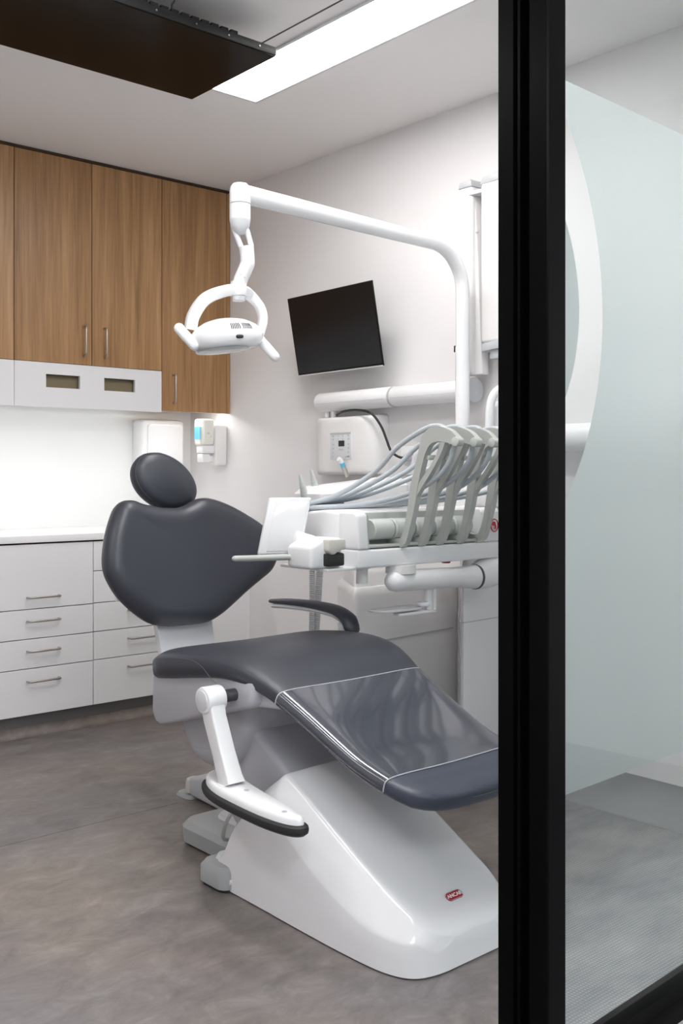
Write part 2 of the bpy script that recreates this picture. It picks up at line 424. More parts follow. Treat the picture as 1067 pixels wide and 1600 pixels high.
# ---------------------------------------------------------------- wall cabinets
def bar_handle(bm, p, axis, length, out, r=.0045):
    p = Vector(p); ax = Vector(axis); o = Vector(out)
    a, b = p - ax * length / 2, p + ax * length / 2; c = .012
    path = [a, a + o * (1 - c / o.length), a + o + ax * c * .0, a + o + ax * c, b + o - ax * c, b + o, b + o * (1 - c / o.length), b]
    path = [a, a + o * .72, a + o * .93 + ax * .004, a + o + ax * .013, b + o - ax * .013, b + o * .93 - ax * .004, b + o * .72, b]
    return tube(bm, path, r, 10)
def wall_cabinet(x0, x1, z0, doors, label, end_panel=0.0, z1=H - .012):
    t = thing('wall_cabinet', label, 'cabinet', ((x0 + x1) / 2, (YU + YB) / 2, z0), 'walnut wall cabinets')
    bm = bm_new(); box(bm, (x0, YU + .02, z0 + (.03 if end_panel else .002)), (x1 - .001, YB - .009, z1)); obj('body', bm, 'wood', t)
    n = len(doors); xe = x1 - end_panel; wd = (xe - x0) / n
    for i, side in enumerate(doors):
        a, b = x0 + i * wd + .0015, x0 + (i + 1) * wd - .0015
        bm = bm_new(); box(bm, (a, YU, z0), (b, YU + .019, z1 - .006), .0012, 1); d = obj('door', bm, 'wood', t)
        hx = b - .042 if side == 'R' else a + .062
        bm = bm_new(); bar_handle(bm, (hx, YU, z0 + .112), (0, 0, 1), .138, (0, -.03, 0)); h = obj('handle', bm, 'steel', d); h['label'] = 'brushed steel bar handle'
    if end_panel:
        bm = bm_new(); box(bm, (xe + .001, YU - .001, z0), (x1, YU + .02, z1 - .006), .0012, 1); obj('end_panel', bm, 'wood', t)
    return t
wall_cabinet(1.883, 2.647, 1.669, ['R', 'L'], 'double-door walnut wall cabinet with two steel handles above the two-slot white panel')
wall_cabinet(2.647, XR - .002, 1.471, ['L'], 'tall single-door walnut wall cabinet in the corner behind the operating light', .022)
wall_cabinet(1.119, 1.883, 1.669, ['R', 'L'], 'leftmost walnut wall cabinet, cut off by the left picture edge')
bm = bm_new(); box(bm, (XL, YU + .01, H - .012), (XR, YU + .03, H)); struct('trim_7', bm, 'gap')
# white dispenser cabinets below
def slot_cab(x0, x1, slots, label):
    t = thing('dispenser_cabinet', label, 'cabinet', ((x0 + x1) / 2, (YU + YB) / 2, 1.455), 'white dispenser cabinets under the walnut cabinets')
    z0, z1 = 1.463, 1.667
    bm = bm_new(); zs = [z0, 1.554, 1.615, z1]
    a0, a1 = x0 + .0015, x1 - .001
    box(bm, (a0, YU, z0), (a1, YU + .016, zs[1])); box(bm, (a0, YU, zs[2]), (a1, YU + .016, z1))
    edges = [a0] + [e for s in slots for e in s] + [a1]
    for i in range(0, len(edges), 2): box(bm, (edges[i], YU, zs[1]), (edges[i + 1], YU + .016, zs[2]))
    bmesh.ops.remove_doubles(bm, verts=bm.verts, dist=.0001)
    obj('front_panel', bm, 'cab', t, 20)
    bm = bm_new(); box(bm, (a0, YU + .10, z0 + .03), (a1, YB - .009, z1 - .002)); box(bm, (a0, YU + .016, z1 - .012), (a1, YB - .009, z1 - .002)); box(bm, (a0, YU + .016, z0 + .03), (a1, YU + .10, z0 + .04))
    obj('body', bm, 'cab', t)
    for s in slots:
        bm = bm_new(); box(bm, (s[0] - .01, YU + .03, zs[1] - .02), (s[1] + .01, YU + .095, zs[2] + .02), 0); obj('tissue_box', bm, 'slot', t)
    return t
slot_cab(1.883, 2.646, [(2.035, 2.204), (2.33, 2.496)], 'white dispenser panel with two rectangular slots under the double walnut cabinet')
slot_cab(1.119, 1.883, [], 'plain white panel at the left picture edge, left of the two-slot panel')
# LED strip under cabinets
t = thing('under_cabinet_light', 'slim LED strip light along the underside of the white dispenser panels', 'light', (1.9, YB - .2, 1.4765))
bm = bm_new(); box(bm, (1.12, YU + .05, 1.4785), (2.64, YU + .085, 1.4928)); obj('housing', bm, 'white', t)
bm = bm_new(); box(bm, (1.13, YU + .055, 1.4765), (2.63, YU + .080, 1.4786)); obj('diffuser', bm, 'led', t)
t = thing('cabinet_downlight', 'small LED strip under the corner walnut cabinet above the soap dispenser', 'light', (2.85, YB - .2, 1.4845))
bm = bm_new(); box(bm, (2.66, YU + .05, 1.4865), (3.03, YU + .085, 1.5008)); obj('housing', bm, 'white', t)
bm = bm_new(); box(bm, (2.67, YU + .055, 1.4845), (3.02, YU + .080, 1.4866)); obj('diffuser', bm, 'led2', t)

# ---------------------------------------------------------------- base cabinets
def base_cabinet(x0, x1, cuts, hx, hz, label):
    t = thing('drawer_cabinet', label, 'cabinet', ((x0 + x1) / 2, (YF + YB) / 2, .1), 'white drawer cabinets under the bench')
    bm = bm_new(); box(bm, (x0, YF + .02, .102), (x1, YB - .009, .8435)); obj('body', bm, 'blackp', t)
    for i in range(len(cuts) - 1):
        zt, zb = cuts[i] - .0018, cuts[i + 1] + .0018
        bm = bm_new(); box(bm, (x0 + .0016, YF, zb), (x1 - .0016, YF + .019, zt), .001, 1); d = obj('drawer', bm, 'cab', t)
        if hz[i] is not None:
            bm = bm_new(); bar_handle(bm, (hx, YF, hz[i]), (1, 0, 0), .146, (0, -.03, 0)); h = obj('handle', bm, 'steel', d); h['label'] = 'brushed steel bar handle'
    return t
base_cabinet(1.695, 2.181, [.848, .563, .433, .304, .1], 1.938, [.615, .512, .381, .250], 'four-drawer white base cabinet at the left, tall top drawer')
base_cabinet(2.181, 2.68, [.848, .711, .565, .434, .305, .1], 2.431, [.672, .58, .518, .387, .256], 'five-drawer white base cabinet half hidden by the dark backrest')
t = thing('end_base_cabinet', 'plain white base cabinet between the drawers and the right wall, behind the backrest', 'cabinet', (2.87, 4.5, .1))
bm = bm_new(); box(bm, (2.68, YF + .02, .102), (XR, YB - .009, .8435)); obj('body', bm, 'cab', t)
bm = bm_new(); box(bm, (2.6815, YF, .1), (XR - .001, YF + .019, .846), .001, 1); obj('door', bm, 'cab', t)
base_cabinet(1.19, 1.695, [.848, .563, .433, .304, .1], 1.44, [.615, .512, .381, .250], 'white drawer cabinet beyond the left picture edge')
bm = bm_new(); box(bm, (1.15, YF - .012, .854), (XR - .001, YB - .009, .8845), .002, 2); tag(obj('benchtop', bm, 'bench'), 'white benchtop running along the back wall over the drawers', 'benchtop')
bm = bm_new(); box(bm, (1.16, YF + .05, 0), (XR, YF + .068, .1018)); o = struct('trim_8', bm, 'kick')

# ---------------------------------------------------------------- dispensers
t = thing('towel_dispenser', 'white paper towel dispenser on the splashback behind the headrest', 'dispenser', (2.82, YB - .06, 1.12))
bm = bm_new(); pad(bm, rrect(2.69, 2.955, 1.12, 1.447, .025), lambda u, v, w_: (u, YB - .064 - w_, v), .11, .015); obj('housing', bm, 'white', t)
bm = bm_new(); pad(bm, rrect(2.725, 2.94, 1.14, 1.42, .02), lambda u, v, w_: (u, YB - .121 - w_, v), .012, .004); obj('cover', bm, 'gloss', t)
# soap dispenser on the right wall
t = thing('soap_dispenser', 'white pump soap dispenser with blue label in the corner under the walnut cabinet', 'dispenser', (3.0, 4.46, 1.19))
bm = bm_new(); box(bm, (2.985, 4.43, 1.20), (XR - .001, 4.52, 1.415), .012, 3); obj('bracket', bm, 'warm', t)
bm = bm_new(); pts = rrect(2.895, 2.985, 4.425, 4.515, .03)
loft(bm, [[V(2.94 + (x - 2.94) * s, 4.47 + (y - 4.47) * s, z) for x, y in pts] for s, z in ((.80, 1.305), (.96, 1.312), (1, 1.33), (1, 1.425), (.95, 1.437), (.8, 1.441))])
bt = obj('bottle', bm, 'gel', t)
bm = bm_new(); box(bm, (2.8935, 4.437, 1.335), (2.8955, 4.490, 1.40), 0); lb = obj('label_sticker', bm, 'bluel', bt); lb['label'] = 'blue label'
bm = bm_new(); box(bm, (2.930, 4.4235, 1.362), (2.944, 4.4255, 1.369)); box(bm, (2.95, 4.4235, 1.352), (2.954, 4.4255, 1.356)); box(bm, (2.95, 4.4235, 1.345), (2.954, 4.4255, 1.349)); obj('print', bm, 'grey', bt)
bm = bm_new(); box(bm, (2.91, 4.44, 1.262), (2.985, 4.50, 1.306), .006); obj('pump', bm, 'white', t)
bm = bm_new(); box(bm, (2.912, 4.443, 1.215), (2.96, 4.497, 1.259), .006); box(bm, (2.95, 4.455, 1.22), (2.99, 4.485, 1.25)); obj('lever', bm, 'white', t)

# ---------------------------------------------------------------- ceiling luminaire and ceiling screen
def luminaire(x0, x1, y0, y1, label, name='ceiling_light', mt='lamp'):
    t = thing(name, label, 'light', ((x0 + x1) / 2, (y0 + y1) / 2, H - .012))
    bm = bm_new()
    for lo, hi in (((x0 - .012, y0 - .012), (x0, y1 + .012)), ((x1, y0 - .012), (x1 + .012, y1 + .012)), ((x0, y0 - .012), (x1, y0)), ((x0, y1), (x1, y1 + .012))):
        box(bm, (lo[0], lo[1], H - .008), (hi[0], hi[1], H))
    obj('frame', bm, 'lgrey', t)
    bm = bm_new(); box(bm, (x0, y0, H - .0045), (x1, y1, H - .0005)); obj('diffuser', bm, mt, t)
luminaire(2.165, 2.395, 2.07, 3.27, 'long bright rectangular LED panel recessed in the ceiling')
luminaire(1.30, 1.53, 1.22, 2.42, 'added LED fill panel above the foot of the chair, unseen above the picture edge', mt='fill_front')  # added panel, brightens the chair base and front faces
luminaire(-.2, .03, 2.07, 3.27, 'added LED fill panel, unseen beyond the left picture edge', mt='fill_side')  # added panel, weak fill from the left
luminaire(-1.0, 2.6, -1.05, -.35, 'added LED fill panel over the corridor, unseen behind the camera', mt='fill_corridor')  # added panel, fills the sides that face the corridor
t = thing('ceiling_television', 'large black flat television mounted face down under the ceiling', 'television', (1.6, 2.88, 2.51))
bm = bm_new(); box(bm, (.95, 2.628, 2.515), (2.008, 3.132, 2.543), .003, 2); obj('housing', bm, 'tvblack', t)
bm = bm_new(); box(bm, (.953, 2.631, 2.5125), (2.005, 3.129, 2.516)); obj('screen', bm, 'cscreen', t)
bm = bm_new(); prism(bm, [V(1.0, 2.66, 2.543), V(1.93, 2.66, 2.543), V(1.90, 2.70, 2.572), V(1.0, 2.70, 2.572)], (0, .36, 0), .004)
for k in range(18):
    x = 1.22 + k * .036
    box(bm, (x, 2.633, 2.542), (x + .026, 2.668, 2.5535))
obj('back_shell', bm, 'tvblack', t)
bm = bm_new(); box(bm, (1.35, 2.80, 2.57), (1.60, 2.96, 2.60), .003); cyl(bm, (1.47, 2.88, 2.59), (1.47, 2.88, H), .03); obj('ceiling_mount', bm, 'dark', t)
for x in (1.1, 1.25, 1.4, 1.56, 1.70, 1.82, 1.94):
    bm = bm_new(); cyl(bm, (x, 2.626, 2.529), (x, 2.63, 2.529), .003, n=8); obj('screw', bm, 'steel', t)
bm = bm_new(); tube(bm, [(1.62, 2.64, 2.545), (1.625, 2.645, 2.57), (1.635, 2.645, 2.585)], .004, 8); obj('cable_end', bm, 'blackp', t)

# ---------------------------------------------------------------- wall television
t = thing('wall_television', 'small black television tilted on the right wall above the white tube', 'television', (2.95, 3.4, 1.6))
tv = rot_about(V(2.93, 3.38, 1.79), 'Y', math.radians(-10.5))
tvz = rot_about(V(2.93, 3.38, 1.79), 'Z', math.radians(-1.5))
tm = tvz @ tv
bm = bm_new(); box(bm, (2.914, 3.107, 1.610), (2.921, 3.700, 1.970), .002, 2, tm); box(bm, (2.920, 3.20, 1.66), (2.945, 3.61, 1.92), .004, 2, tm); obj('housing', bm, 'tvblack', t)
bm = bm_new(); box(bm, (2.9125, 3.111, 1.622), (2.9145, 3.696, 1.966), 0, 2, tm); obj('screen', bm, 'screen', t)
bm = bm_new(); box(bm, (2.912, 3.109, 1.610), (2.915, 3.698, 1.614), 0, 2, tm); obj('lower_trim', bm, 'lgrey', t)
bm = bm_new(); box(bm, (2.94, 3.33, 1.73), (2.965, 3.43, 1.85), .003); cyl(bm, (2.95, 3.38, 1.79), (XR, 3.38, 1.79), .025); box(bm, (3.045, 3.31, 1.70), (XR, 3.45, 1.88), .003); obj('wall_bracket', bm, 'dark', t)

# ---------------------------------------------------------------- dental chair
CX = 1.88
chair = thing('dental_chair', 'dark charcoal padded dental chair on a white floor base in the middle of the room', 'dental chair', (CX, 2.15, 0))
def seat_rings(st, n=44, ex=5.0, exb=3.2, dish=.008):
    R = []
    for i, (y, z, hw, th, tx, tz) in enumerate(st):
        nx = V(0, -tz, tx).normalized()
        if nx.z < 0: nx = -nx
        c = V(CX, y, z) - nx * th / 2
        ring = []
        for a, b in sell(hw, th / 2, ex, n, exb):
            dz = -dish * (1 - (a / hw) ** 2) if b > 0 else 0
            ring.append(c + V(a, 0, 0) + nx * (b + dz))
        R.append(ring)
    return R
def with_tan(rows):
    out = []
    for i, r in enumerate(rows):
        a, b = rows[max(i - 1, 0)], rows[min(i + 1, len(rows) - 1)]
        dy, dz = b[0] - a[0], b[1] - a[1]; L = math.hypot(dy, dz); out.append((*r, dy / L, dz / L))
    return out
def densify(rows, k=4):
    pts = []
    m = len(rows)
    for i in range(m - 1):
        p0, p1, p2, p3 = rows[max(i - 1, 0)], rows[i], rows[i + 1], rows[min(i + 2, m - 1)]
        for j in range(k):
            t = j / k
            pts.append(tuple(0.5 * (2 * b + (c - a) * t + (2 * a - 5 * b + 4 * c - d) * t * t + (3 * b - a - 3 * c + d) * t ** 3) for a, b, c, d in zip(p0, p1, p2, p3)))
    pts.append(rows[-1]); return pts
prof = [(2.58, .644, .322, .112), (2.46, .655, .320, .103), (2.34, .656, .312, .088), (2.24, .643, .298, .077), (2.16, .616, .280, .07), (2.10, .588, .266, .066),
        (2.0, .543, .256, .062), (1.9, .497, .249, .060), (1.82, .465, .245, .060), (1.725, .440, .239, .062), (1.69, .433, .235, .063), (1.655, .426, .226, .064)]
dense = densify(prof, 4)
seat_part = dense[:21]; leg_part = dense[20:37]; foot_part = dense[36:]
rear = [(2.688, .585, .275, .055), (2.686, .600, .295, .083), (2.675, .614, .308, .098), (2.65, .626, .317, .108), (2.62, .637, .321, .112)]
st = with_tan(rear + seat_part)
for i in range(3): st[i] = (*st[i][:4], -1.0, .12)
bm = loft(bm_new(), seat_rings(st)); seat = obj('seat_cushion', bm, 'leather', chair, 60)
full = with_tan(dense)
leg = full[20:37]
bm = loft(bm_new(), seat_rings([(y, z + .0015, h + .0015, t + .003, a, b) for y, z, h, t, a, b in leg])); lo = obj('leg_rest', bm, 'cover', chair, 60)
lo['label'] = 'glossy clear-covered leg section'
front = [(1.632, .419, .205, .061), (1.618, .412, .180, .055), (1.610, .407, .150, .046), (1.606, .401, .12, .032)]
ft = full[36:] ; ft = ft + [(*f, -1, -.25) for f in front]
bm = loft(bm_new(), seat_rings(ft)); fr = obj('foot_pad', bm, 'foot', chair, 60)
def ring_line(stn, off, r, frac0, frac1, mat, par, name):
    ring = seat_rings([(stn[0], stn[1] + off, stn[2] + off, stn[3] + 2 * off, stn[4], stn[5])], 80)[0]
    k0, k1 = int(80 * frac0), int(80 * frac1)
    pts = [ring[k % 80] for k in range(k0, k1 + 1)]
    return obj(name, tube(bm_new(), pts, r, 6), mat, par)
ring_line(full[20], .0012, .0016, -.06, .56, 'stitch', lo, 'piping')
ring_line(full[36], .0016, .0016, -.02, .52, 'stitch', fr, 'piping')
# decorative stitch lines
def side_line(rows, frac, off, r, name, par, mat='stitch'):
    pts = []
    for s in rows:
        ring = seat_rings([(s[0], s[1] + off, s[2] + off, s[3] + 2 * off, s[4], s[5])], 80)[0]; pts.append(ring[int(80 * frac) % 80])
    return obj(name, tube(bm_new(), pts, r, 5), mat, par)
ring_line((1.645, .4225, .2225, .071, *full[-1][4:]), .0006, .0009, .0, .02, 'stitch', fr, 'stitching') if False else None
lt = []
for k in range(21):
    u = -1 + 2 * k / 20
    a = abs(u) ** 2.6
    lt.append(V(CX + u * .226, 1.607 + .092 * a, .384 + .012 * a))
obj('stitching', tube(bm_new(), lt, .0009, 5), 'thread', fr)
sl = [V(CX - .322, 2.63, .604), V(CX - .3245, 2.52, .622), V(CX - .3235, 2.44, .628), V(CX - .320, 2.39, .618), V(CX - .3145, 2.35, .59), V(CX - .304, 2.32, .567)]
obj('stitching', tube(bm_new(), catmull(sl, 6), .0008, 5), 'thread', seat)
# backrest
bo = [(-.13, 1.050), (-.165, 1.062), (-.200, 1.062), (-.232, 1.045), (-.258, 1.005), (-.282, .955), (-.300, .898), (-.306, .855), (-.299, .815), (-.272, .763), (-.236, .722), (-.195, .686), (-.15, .657), (-.10, .643), (-.05, .640),
      (0, .639), (.06, .640), (.105, .651), (.15, .672), (.20, .702), (.25, .733), (.31, .768), (.355, .797), (.383, .838), (.39, .885), (.378, .925), (.345, .963), (.30, .995), (.245, 1.027), (.193, 1.050), (.145, 1.064), (.105, 1.066), (.07, 1.055), (.035, 1.040), (0, 1.034), (-.05, 1.036), (-.09, 1.042)]
bo = [(p.x, p.y) for p in catmull([V(a, b, 0) for a, b in bo], 4, True)]
def fback(u, v, w_): return (CX + u, 2.945 + (v - .638) * .2615 - w_ * .967 - .25 * max(0, abs(u - .03) - .12) ** 1.6, v + w_ * .25)
bm = pad(bm_new(), bo, fback, .105, .050, -.004); back = obj('backrest', bm, 'leather', chair, 80)
def rim(outline, f, th, r, a, off, rad):
    return [Vector(f(x, y, math.sin(a) * (th / 2 + off))) for x, y in offset2d(offset2d(outline, r), -(r) * math.cos(a) * 1.0 - off * math.cos(a))]
bm = bm_new(); prism(bm, [V(CX - .108, 2.995, .69), V(CX + .117, 2.995, .69), V(CX + .112, 2.93, .44), V(CX - .10, 2.93, .44)], (0, .03, 0), .006); bk = obj('back_bracket', bm, 'lgrey', chair)
bm = bm_new(); prism(bm, [V(CX - .20, 3.085, .72), V(CX + .21, 3.085, .72), V(CX + .20, 3.155, .98), V(CX - .19, 3.155, .98)], (0, .02, 0), .006); obj('back_shell', bm, 'white', chair)
bm = bm_new(); prism(bm, [V(CX - .11, 2.66, .52), V(CX - .11, 2.94, .48), V(CX - .11, 2.975, .44), V(CX - .11, 2.90, .40), V(CX - .11, 2.62, .44)], (.23, 0, 0), .01); obj('back_hinge', bm, 'lgrey', chair)
# headrest
ho = []
for k in range(64):
    t_ = 2 * PI * k / 64; x, y = .134 * math.cos(t_), .093 * math.sin(t_) * (1.04 - .04 * math.cos(t_)); c, s = math.cos(-.42), math.sin(-.42)
    ho.append((x * c - y * s, x * s + y * c))
def fhead(u, v, w_): return (CX + .012 + u - w_ * .10, 3.135 + v * .20 - w_ * .97, 1.124 + v + w_ * .2)
bm = pad(bm_new(), ho, fhead, .085, .040, .012); head = obj('headrest', bm, 'leather', chair, 80)
st_l = []
for k in range(20, 46):
    x, y = offset2d(ho, .006)[k]; st_l.append(V(*fhead(x, y, .0265)))
obj('stitching', tube(bm_new(), st_l, .0007, 5), 'thread', head)
bm = bm_new(); tube(bm, [(CX, 3.185, 1.12), (CX, 3.20, 1.06), (CX + .005, 3.165, .95)], .014, 12); box(bm, (CX - .045, 3.10, 1.018), (CX + .055, 3.14, 1.036), .004); obj('headrest_post', bm, 'steelg', chair)
bm = bm_new(); cyl(bm, (CX + .118, 3.17, 1.085), (CX + .148, 3.16, 1.08), .018, bev=.003); obj('headrest_knob', bm, 'blackp', chair)
# under-seat housings
def plan_loft(levels, n=8):
    return [[V(x, y, z) for x, y in rrect(x0, x1, y0, y1, r, n)] for z, x0, x1, y0, y1, r in levels]
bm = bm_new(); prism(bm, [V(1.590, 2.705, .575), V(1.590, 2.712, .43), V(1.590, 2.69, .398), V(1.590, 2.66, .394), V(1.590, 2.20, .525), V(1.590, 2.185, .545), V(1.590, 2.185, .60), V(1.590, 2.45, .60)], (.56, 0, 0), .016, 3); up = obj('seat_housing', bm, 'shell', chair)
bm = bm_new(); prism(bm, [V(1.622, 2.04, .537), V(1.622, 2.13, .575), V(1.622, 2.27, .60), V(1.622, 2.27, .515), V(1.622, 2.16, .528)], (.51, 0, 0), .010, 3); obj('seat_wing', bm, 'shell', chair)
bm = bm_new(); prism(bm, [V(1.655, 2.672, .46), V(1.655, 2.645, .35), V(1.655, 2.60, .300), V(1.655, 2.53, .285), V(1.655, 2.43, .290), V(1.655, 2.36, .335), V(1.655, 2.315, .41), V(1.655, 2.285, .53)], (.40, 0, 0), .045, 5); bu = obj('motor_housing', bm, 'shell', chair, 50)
bm = bm_new(); prism(bm, [V(1.6545, 2.59, .3345), V(1.6545, 2.59, .338), V(1.6545, 2.40, .3615), V(1.6545, 2.40, .358)], (.05, 0, 0)); obj('housing_seam', bm, 'mgrey', bu)
# lift arm
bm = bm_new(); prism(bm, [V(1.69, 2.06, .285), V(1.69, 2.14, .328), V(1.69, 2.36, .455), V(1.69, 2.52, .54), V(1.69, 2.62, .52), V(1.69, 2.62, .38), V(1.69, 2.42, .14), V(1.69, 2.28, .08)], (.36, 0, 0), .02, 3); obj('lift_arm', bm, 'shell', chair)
# base cover
BX = 1.815
bst = [(1.603, .09, .070, .06), (1.608, .13, .082, .05), (1.622, .168, .098, .075), (1.65, .194, .116, .078), (1.70, .210, .144, .082), (1.76, .216, .174, .09), (1.85, .219, .221, .12), (1.95, .219, .274, .165), (2.05, .218, .327, .22), (2.10, .217, .350, .25), (2.125, .216, .353, .255), (2.15, .216, .335, .25), (2.21, .2155, .291, .23), (2.285, .215, .225, .18), (2.335, .2145, .14, .10), (2.365, .214, .09, .07)]
R = []
bst = densify(bst, 3)
for y, hw, h, hs in bst:
    c = .05 if hw > .2 else .035
    def top(x): return h - .004 * (x / hw) ** 2
    s = [(-hw - .001, 0), (-hw - .001, hs * .5), (-hw, hs - .006), (-hw + .0015, hs), (-hw + .005, hs + (h - hs) * .12), (-hw + c * .88, hs + (h - hs) * .90), (-hw + c * 1.02, hs + (h - hs) * .97), (-hw + c * 1.2, h - .0005)]
    s = s + [(0, h + .004)] + [(-a, b) for a, b in s[::-1]]
    R.append([V(BX + a, y, b + .004) for a, b in s])
bm = loft(bm_new(), R); cv = obj('base_cover', bm, 'gloss', chair, 32)
bm = bm_new(); loft(bm, [[V(BX + a * s, y, z) for (a, y) in [(-.21, 2.36), (-.213, 1.76), (-.19, 1.655), (-.125, 1.615), (0, 1.609), (.125, 1.615), (.19, 1.655), (.213, 1.76), (.21, 2.36)]] for s, z in ((1, 0), (1, .006))]); obj('base_gasket', bm, 'rubber', chair)
bm = bm_new(); cyl(bm, V(1.675, 1.662, .035), V(1.666, 1.647, .035), .009, bev=.002); obj('screw_cap', bm, 'white', chair)
bm = bm_new(); cyl(bm, V(1.606, 2.30, .03), V(1.594, 2.30, .03), .008, bev=.002); obj('screw_cap', bm, 'white', chair)
# badge on the slope of the base
nrm = V(0, -.115 + .0, .21).normalized()
bc = V(1.812, 1.667, .1335); sx = V(1, 0, 0); sy = nrm.cross(sx).normalized() if nrm.cross(sx).y > 0 else -nrm.cross(sx).normalized()
slope = math.atan2(.030, .055)
sy = V(0, math.cos(slope), math.sin(slope)); nrm = V(0, -math.sin(slope), math.cos(slope))
bmx = Matrix(((sx.x, sy.x, nrm.x, bc.x), (sx.y, sy.y, nrm.y, bc.y), (sx.z, sy.z, nrm.z, bc.z), (0, 0, 0, 1)))
pl = rrect(-.0265, .0265, -.0105, .0105, .0104, 8)
bm = loft(bm_new(), [[bmx @ V(x, y, z) for x, y in pl] for z in (-.012, .003)]); bd = obj('badge', bm, 'red', chair); bd['label'] = 'small red pill-shaped maker badge with white letters'
bm = text_bm(bm_new(), 'ANCAR', .0135, bmx @ Matrix.Translation((0, 0, .0034)) @ Matrix.Scale(1.06, 4, (1, 0, 0))); obj('badge_lettering', bm, 'bench', bd, recalc=False)
pl2 = rrect(-.0262, .0262, -.0102, .0102, .0101, 8)
bm = tube(bm_new(), [bmx @ V(x, y, .003) for x, y in pl2], .0009, 6, closed=True); obj('badge_rim', bm, 'steelg', bd)
# base plate outriggers
bm = loft(bm_new(), plan_loft([(.010, 1.70, 1.99, 2.43, 2.735, .05), (.055, 1.697, 1.99, 2.43, 2.742, .055), (.072, 1.71, 1.985, 2.44, 2.728, .05), (.075, 1.73, 1.97, 2.45, 2.71, .045)])); bp_ = obj('base_plate', bm, 'mgrey', chair)
bm = loft(bm_new(), plan_loft([(.0, 1.71, 1.985, 2.44, 2.73, .05), (.012, 1.71, 1.985, 2.44, 2.73, .05)])); obj('foot_gasket', bm, 'rubber', bp_)
bm = loft(bm_new(), plan_loft([(.0745, 1.79, 1.98, 2.45, 2.68, .05), (.085, 1.795, 1.975, 2.45, 2.675, .05)])); obj('plate_cap', bm, 'lgrey', bp_)
for nm, x0, x1 in (('stabiliser_foot', 1.572, 1.68), ('stabiliser_foot', 1.97, 2.09)):
    bm = loft(bm_new(), plan_loft([(.010, x0, x1, 2.297, 2.43, .03), (.052, x0, x1, 2.297, 2.43, .032), (.067, x0 + .01, x1, 2.305, 2.42, .03), (.070, x0 + .022, x1, 2.315, 2.41, .025)])); f_ = obj(nm, bm, 'mgrey', chair)
    bm = loft(bm_new(), plan_loft([(.0, x0 + .006, x1, 2.303, 2.425, .03), (.012, x0 + .006, x1, 2.303, 2.425, .03)])); obj('foot_gasket', bm, 'rubber', f_)
    bm = loft(bm_new(), plan_loft([(.069, x0 + .035, x1 - .003, 2.325, 2.40, .02), (.082, x0 + .04, x1 - .003, 2.33, 2.395, .02)])); obj('plate_cap', bm, 'lgrey', f_)
# left armrest, swung down
ar = bm_new()
cyl(ar, (1.492, 2.280, .548), (1.552, 2.280, .548), .036, bev=.006)
def bar_sec(p, d, wx, wd):
    d = Vector(d).normalized(); k = V(1, 0, 0); m_ = d.cross(k).normalized()
    return [Vector(p) + k * (a * wx / 2) + m_ * (b * wd / 2) for a, b in rrect(-1, 1, -1, 1, .22, 3)]
dd = (0, -.09, -.19)
loft(ar, [bar_sec((1.522, 2.278, .552), dd, .046, .056), bar_sec((1.522, 2.262, .50), dd, .046, .05), bar_sec((1.523, 2.222, .415), dd, .047, .046), bar_sec((1.524, 2.195, .357), dd, .05, .05), bar_sec((1.524, 2.188, .338), dd, .055, .06)])
la = obj('armrest_left', ar, 'white', chair); la['label'] = 'armrest nearest the camera, swung down beside the base'
bm = bm_new(); cyl(bm, (1.4895, 2.280, .548), (1.493, 2.280, .548), .027, bev=.001); obj('pivot_cap', bm, 'lgrey', la)
bm = bm_new(); cyl(bm, (1.55, 2.268, .553), (1.625, 2.268, .553), .017); obj('pivot_pin', bm, 'dark', la)
po = [(1.585, 2.33), (1.535, 2.325), (1.500, 2.275), (1.478, 2.20), (1.470, 2.10), (1.468, 2.0), (1.475, 1.93), (1.488, 1.888), (1.507, 1.872), (1.524, 1.88), (1.534, 1.92), (1.550, 2.0), (1.565, 2.10), (1.583, 2.20), (1.595, 2.28)]
po = [(p.x, p.y) for p in catmull([V(a, b, 0) for a, b in po], 3, True)]
def pz(y): return .012 * (y - 2.1)
sh = offset2d(po, .008)
bm = loft(bm_new(), [[V(x, y, z + pz(y)) for x, y in o_] for o_, z in ((offset2d(po, .004), .312), (offset2d(po, .004), .33), (sh, .337), (offset2d(po, .014), .341))]); ap = obj('arm_plate', bm, 'white', la)
for (x, y) in ((1.523, 2.12), (1.498, 1.93)):
    bm = bm_new(); cyl(bm, (x, y, .339 + pz(y)), (x, y, .342 + pz(y)), .007, n=16); obj('screw', bm, 'grey', ap)
bm = loft(bm_new(), [[V(x, y, z + pz(y)) for x, y in o_] for o_, z in ((offset2d(po, .012), .291), (offset2d(po, .003), .293), (offset2d(po, -.006), .300), (offset2d(po, -.008), .308), (offset2d(po, -.006), .316), (offset2d(po, .002), .320), (offset2d(po, .010), .320))]); ap2 = obj('arm_pad', bm, 'rubber', la); ap2['label'] = 'black rubber arm pad'
# right armrest, raised
rr_ = bm_new()
pth = catmull([(2.235, 2.955, .690), (2.235, 2.86, .697), (2.235, 2.72, .700), (2.235, 2.60, .694), (2.235, 2.535, .672), (2.235, 2.515, .645)], 6)
rad = []
for i in range(len(pth)): rad.append([.012, .018, .023, .027, .032, .031][min(5, i // 6)] + ([.018, .023, .027, .032, .031, .031][min(5, i // 6)] - [.012, .018, .023, .027, .032, .031][min(5, i // 6)]) * (i % 6) / 6)
tube(rr_, pth, rad, 20, flat=.62, round_end=True)
ra = obj('armrest_right', rr_, 'leather', chair, 80); ra['label'] = 'raised charcoal armrest under the instrument tray'
bm = bm_new(); tube(bm, [p + V(0, 0.012, -.018) for p in pth[2:-4]], .014, 14, flat=.6, round_end=True); tube(bm, [(2.235, 2.56, .655), (2.232, 2.545, .62), (2.225, 2.55, .56), (2.18, 2.55, .50)], .02, 14, flat=.7); obj('armrest_bracket', bm, 'lgrey', ra)
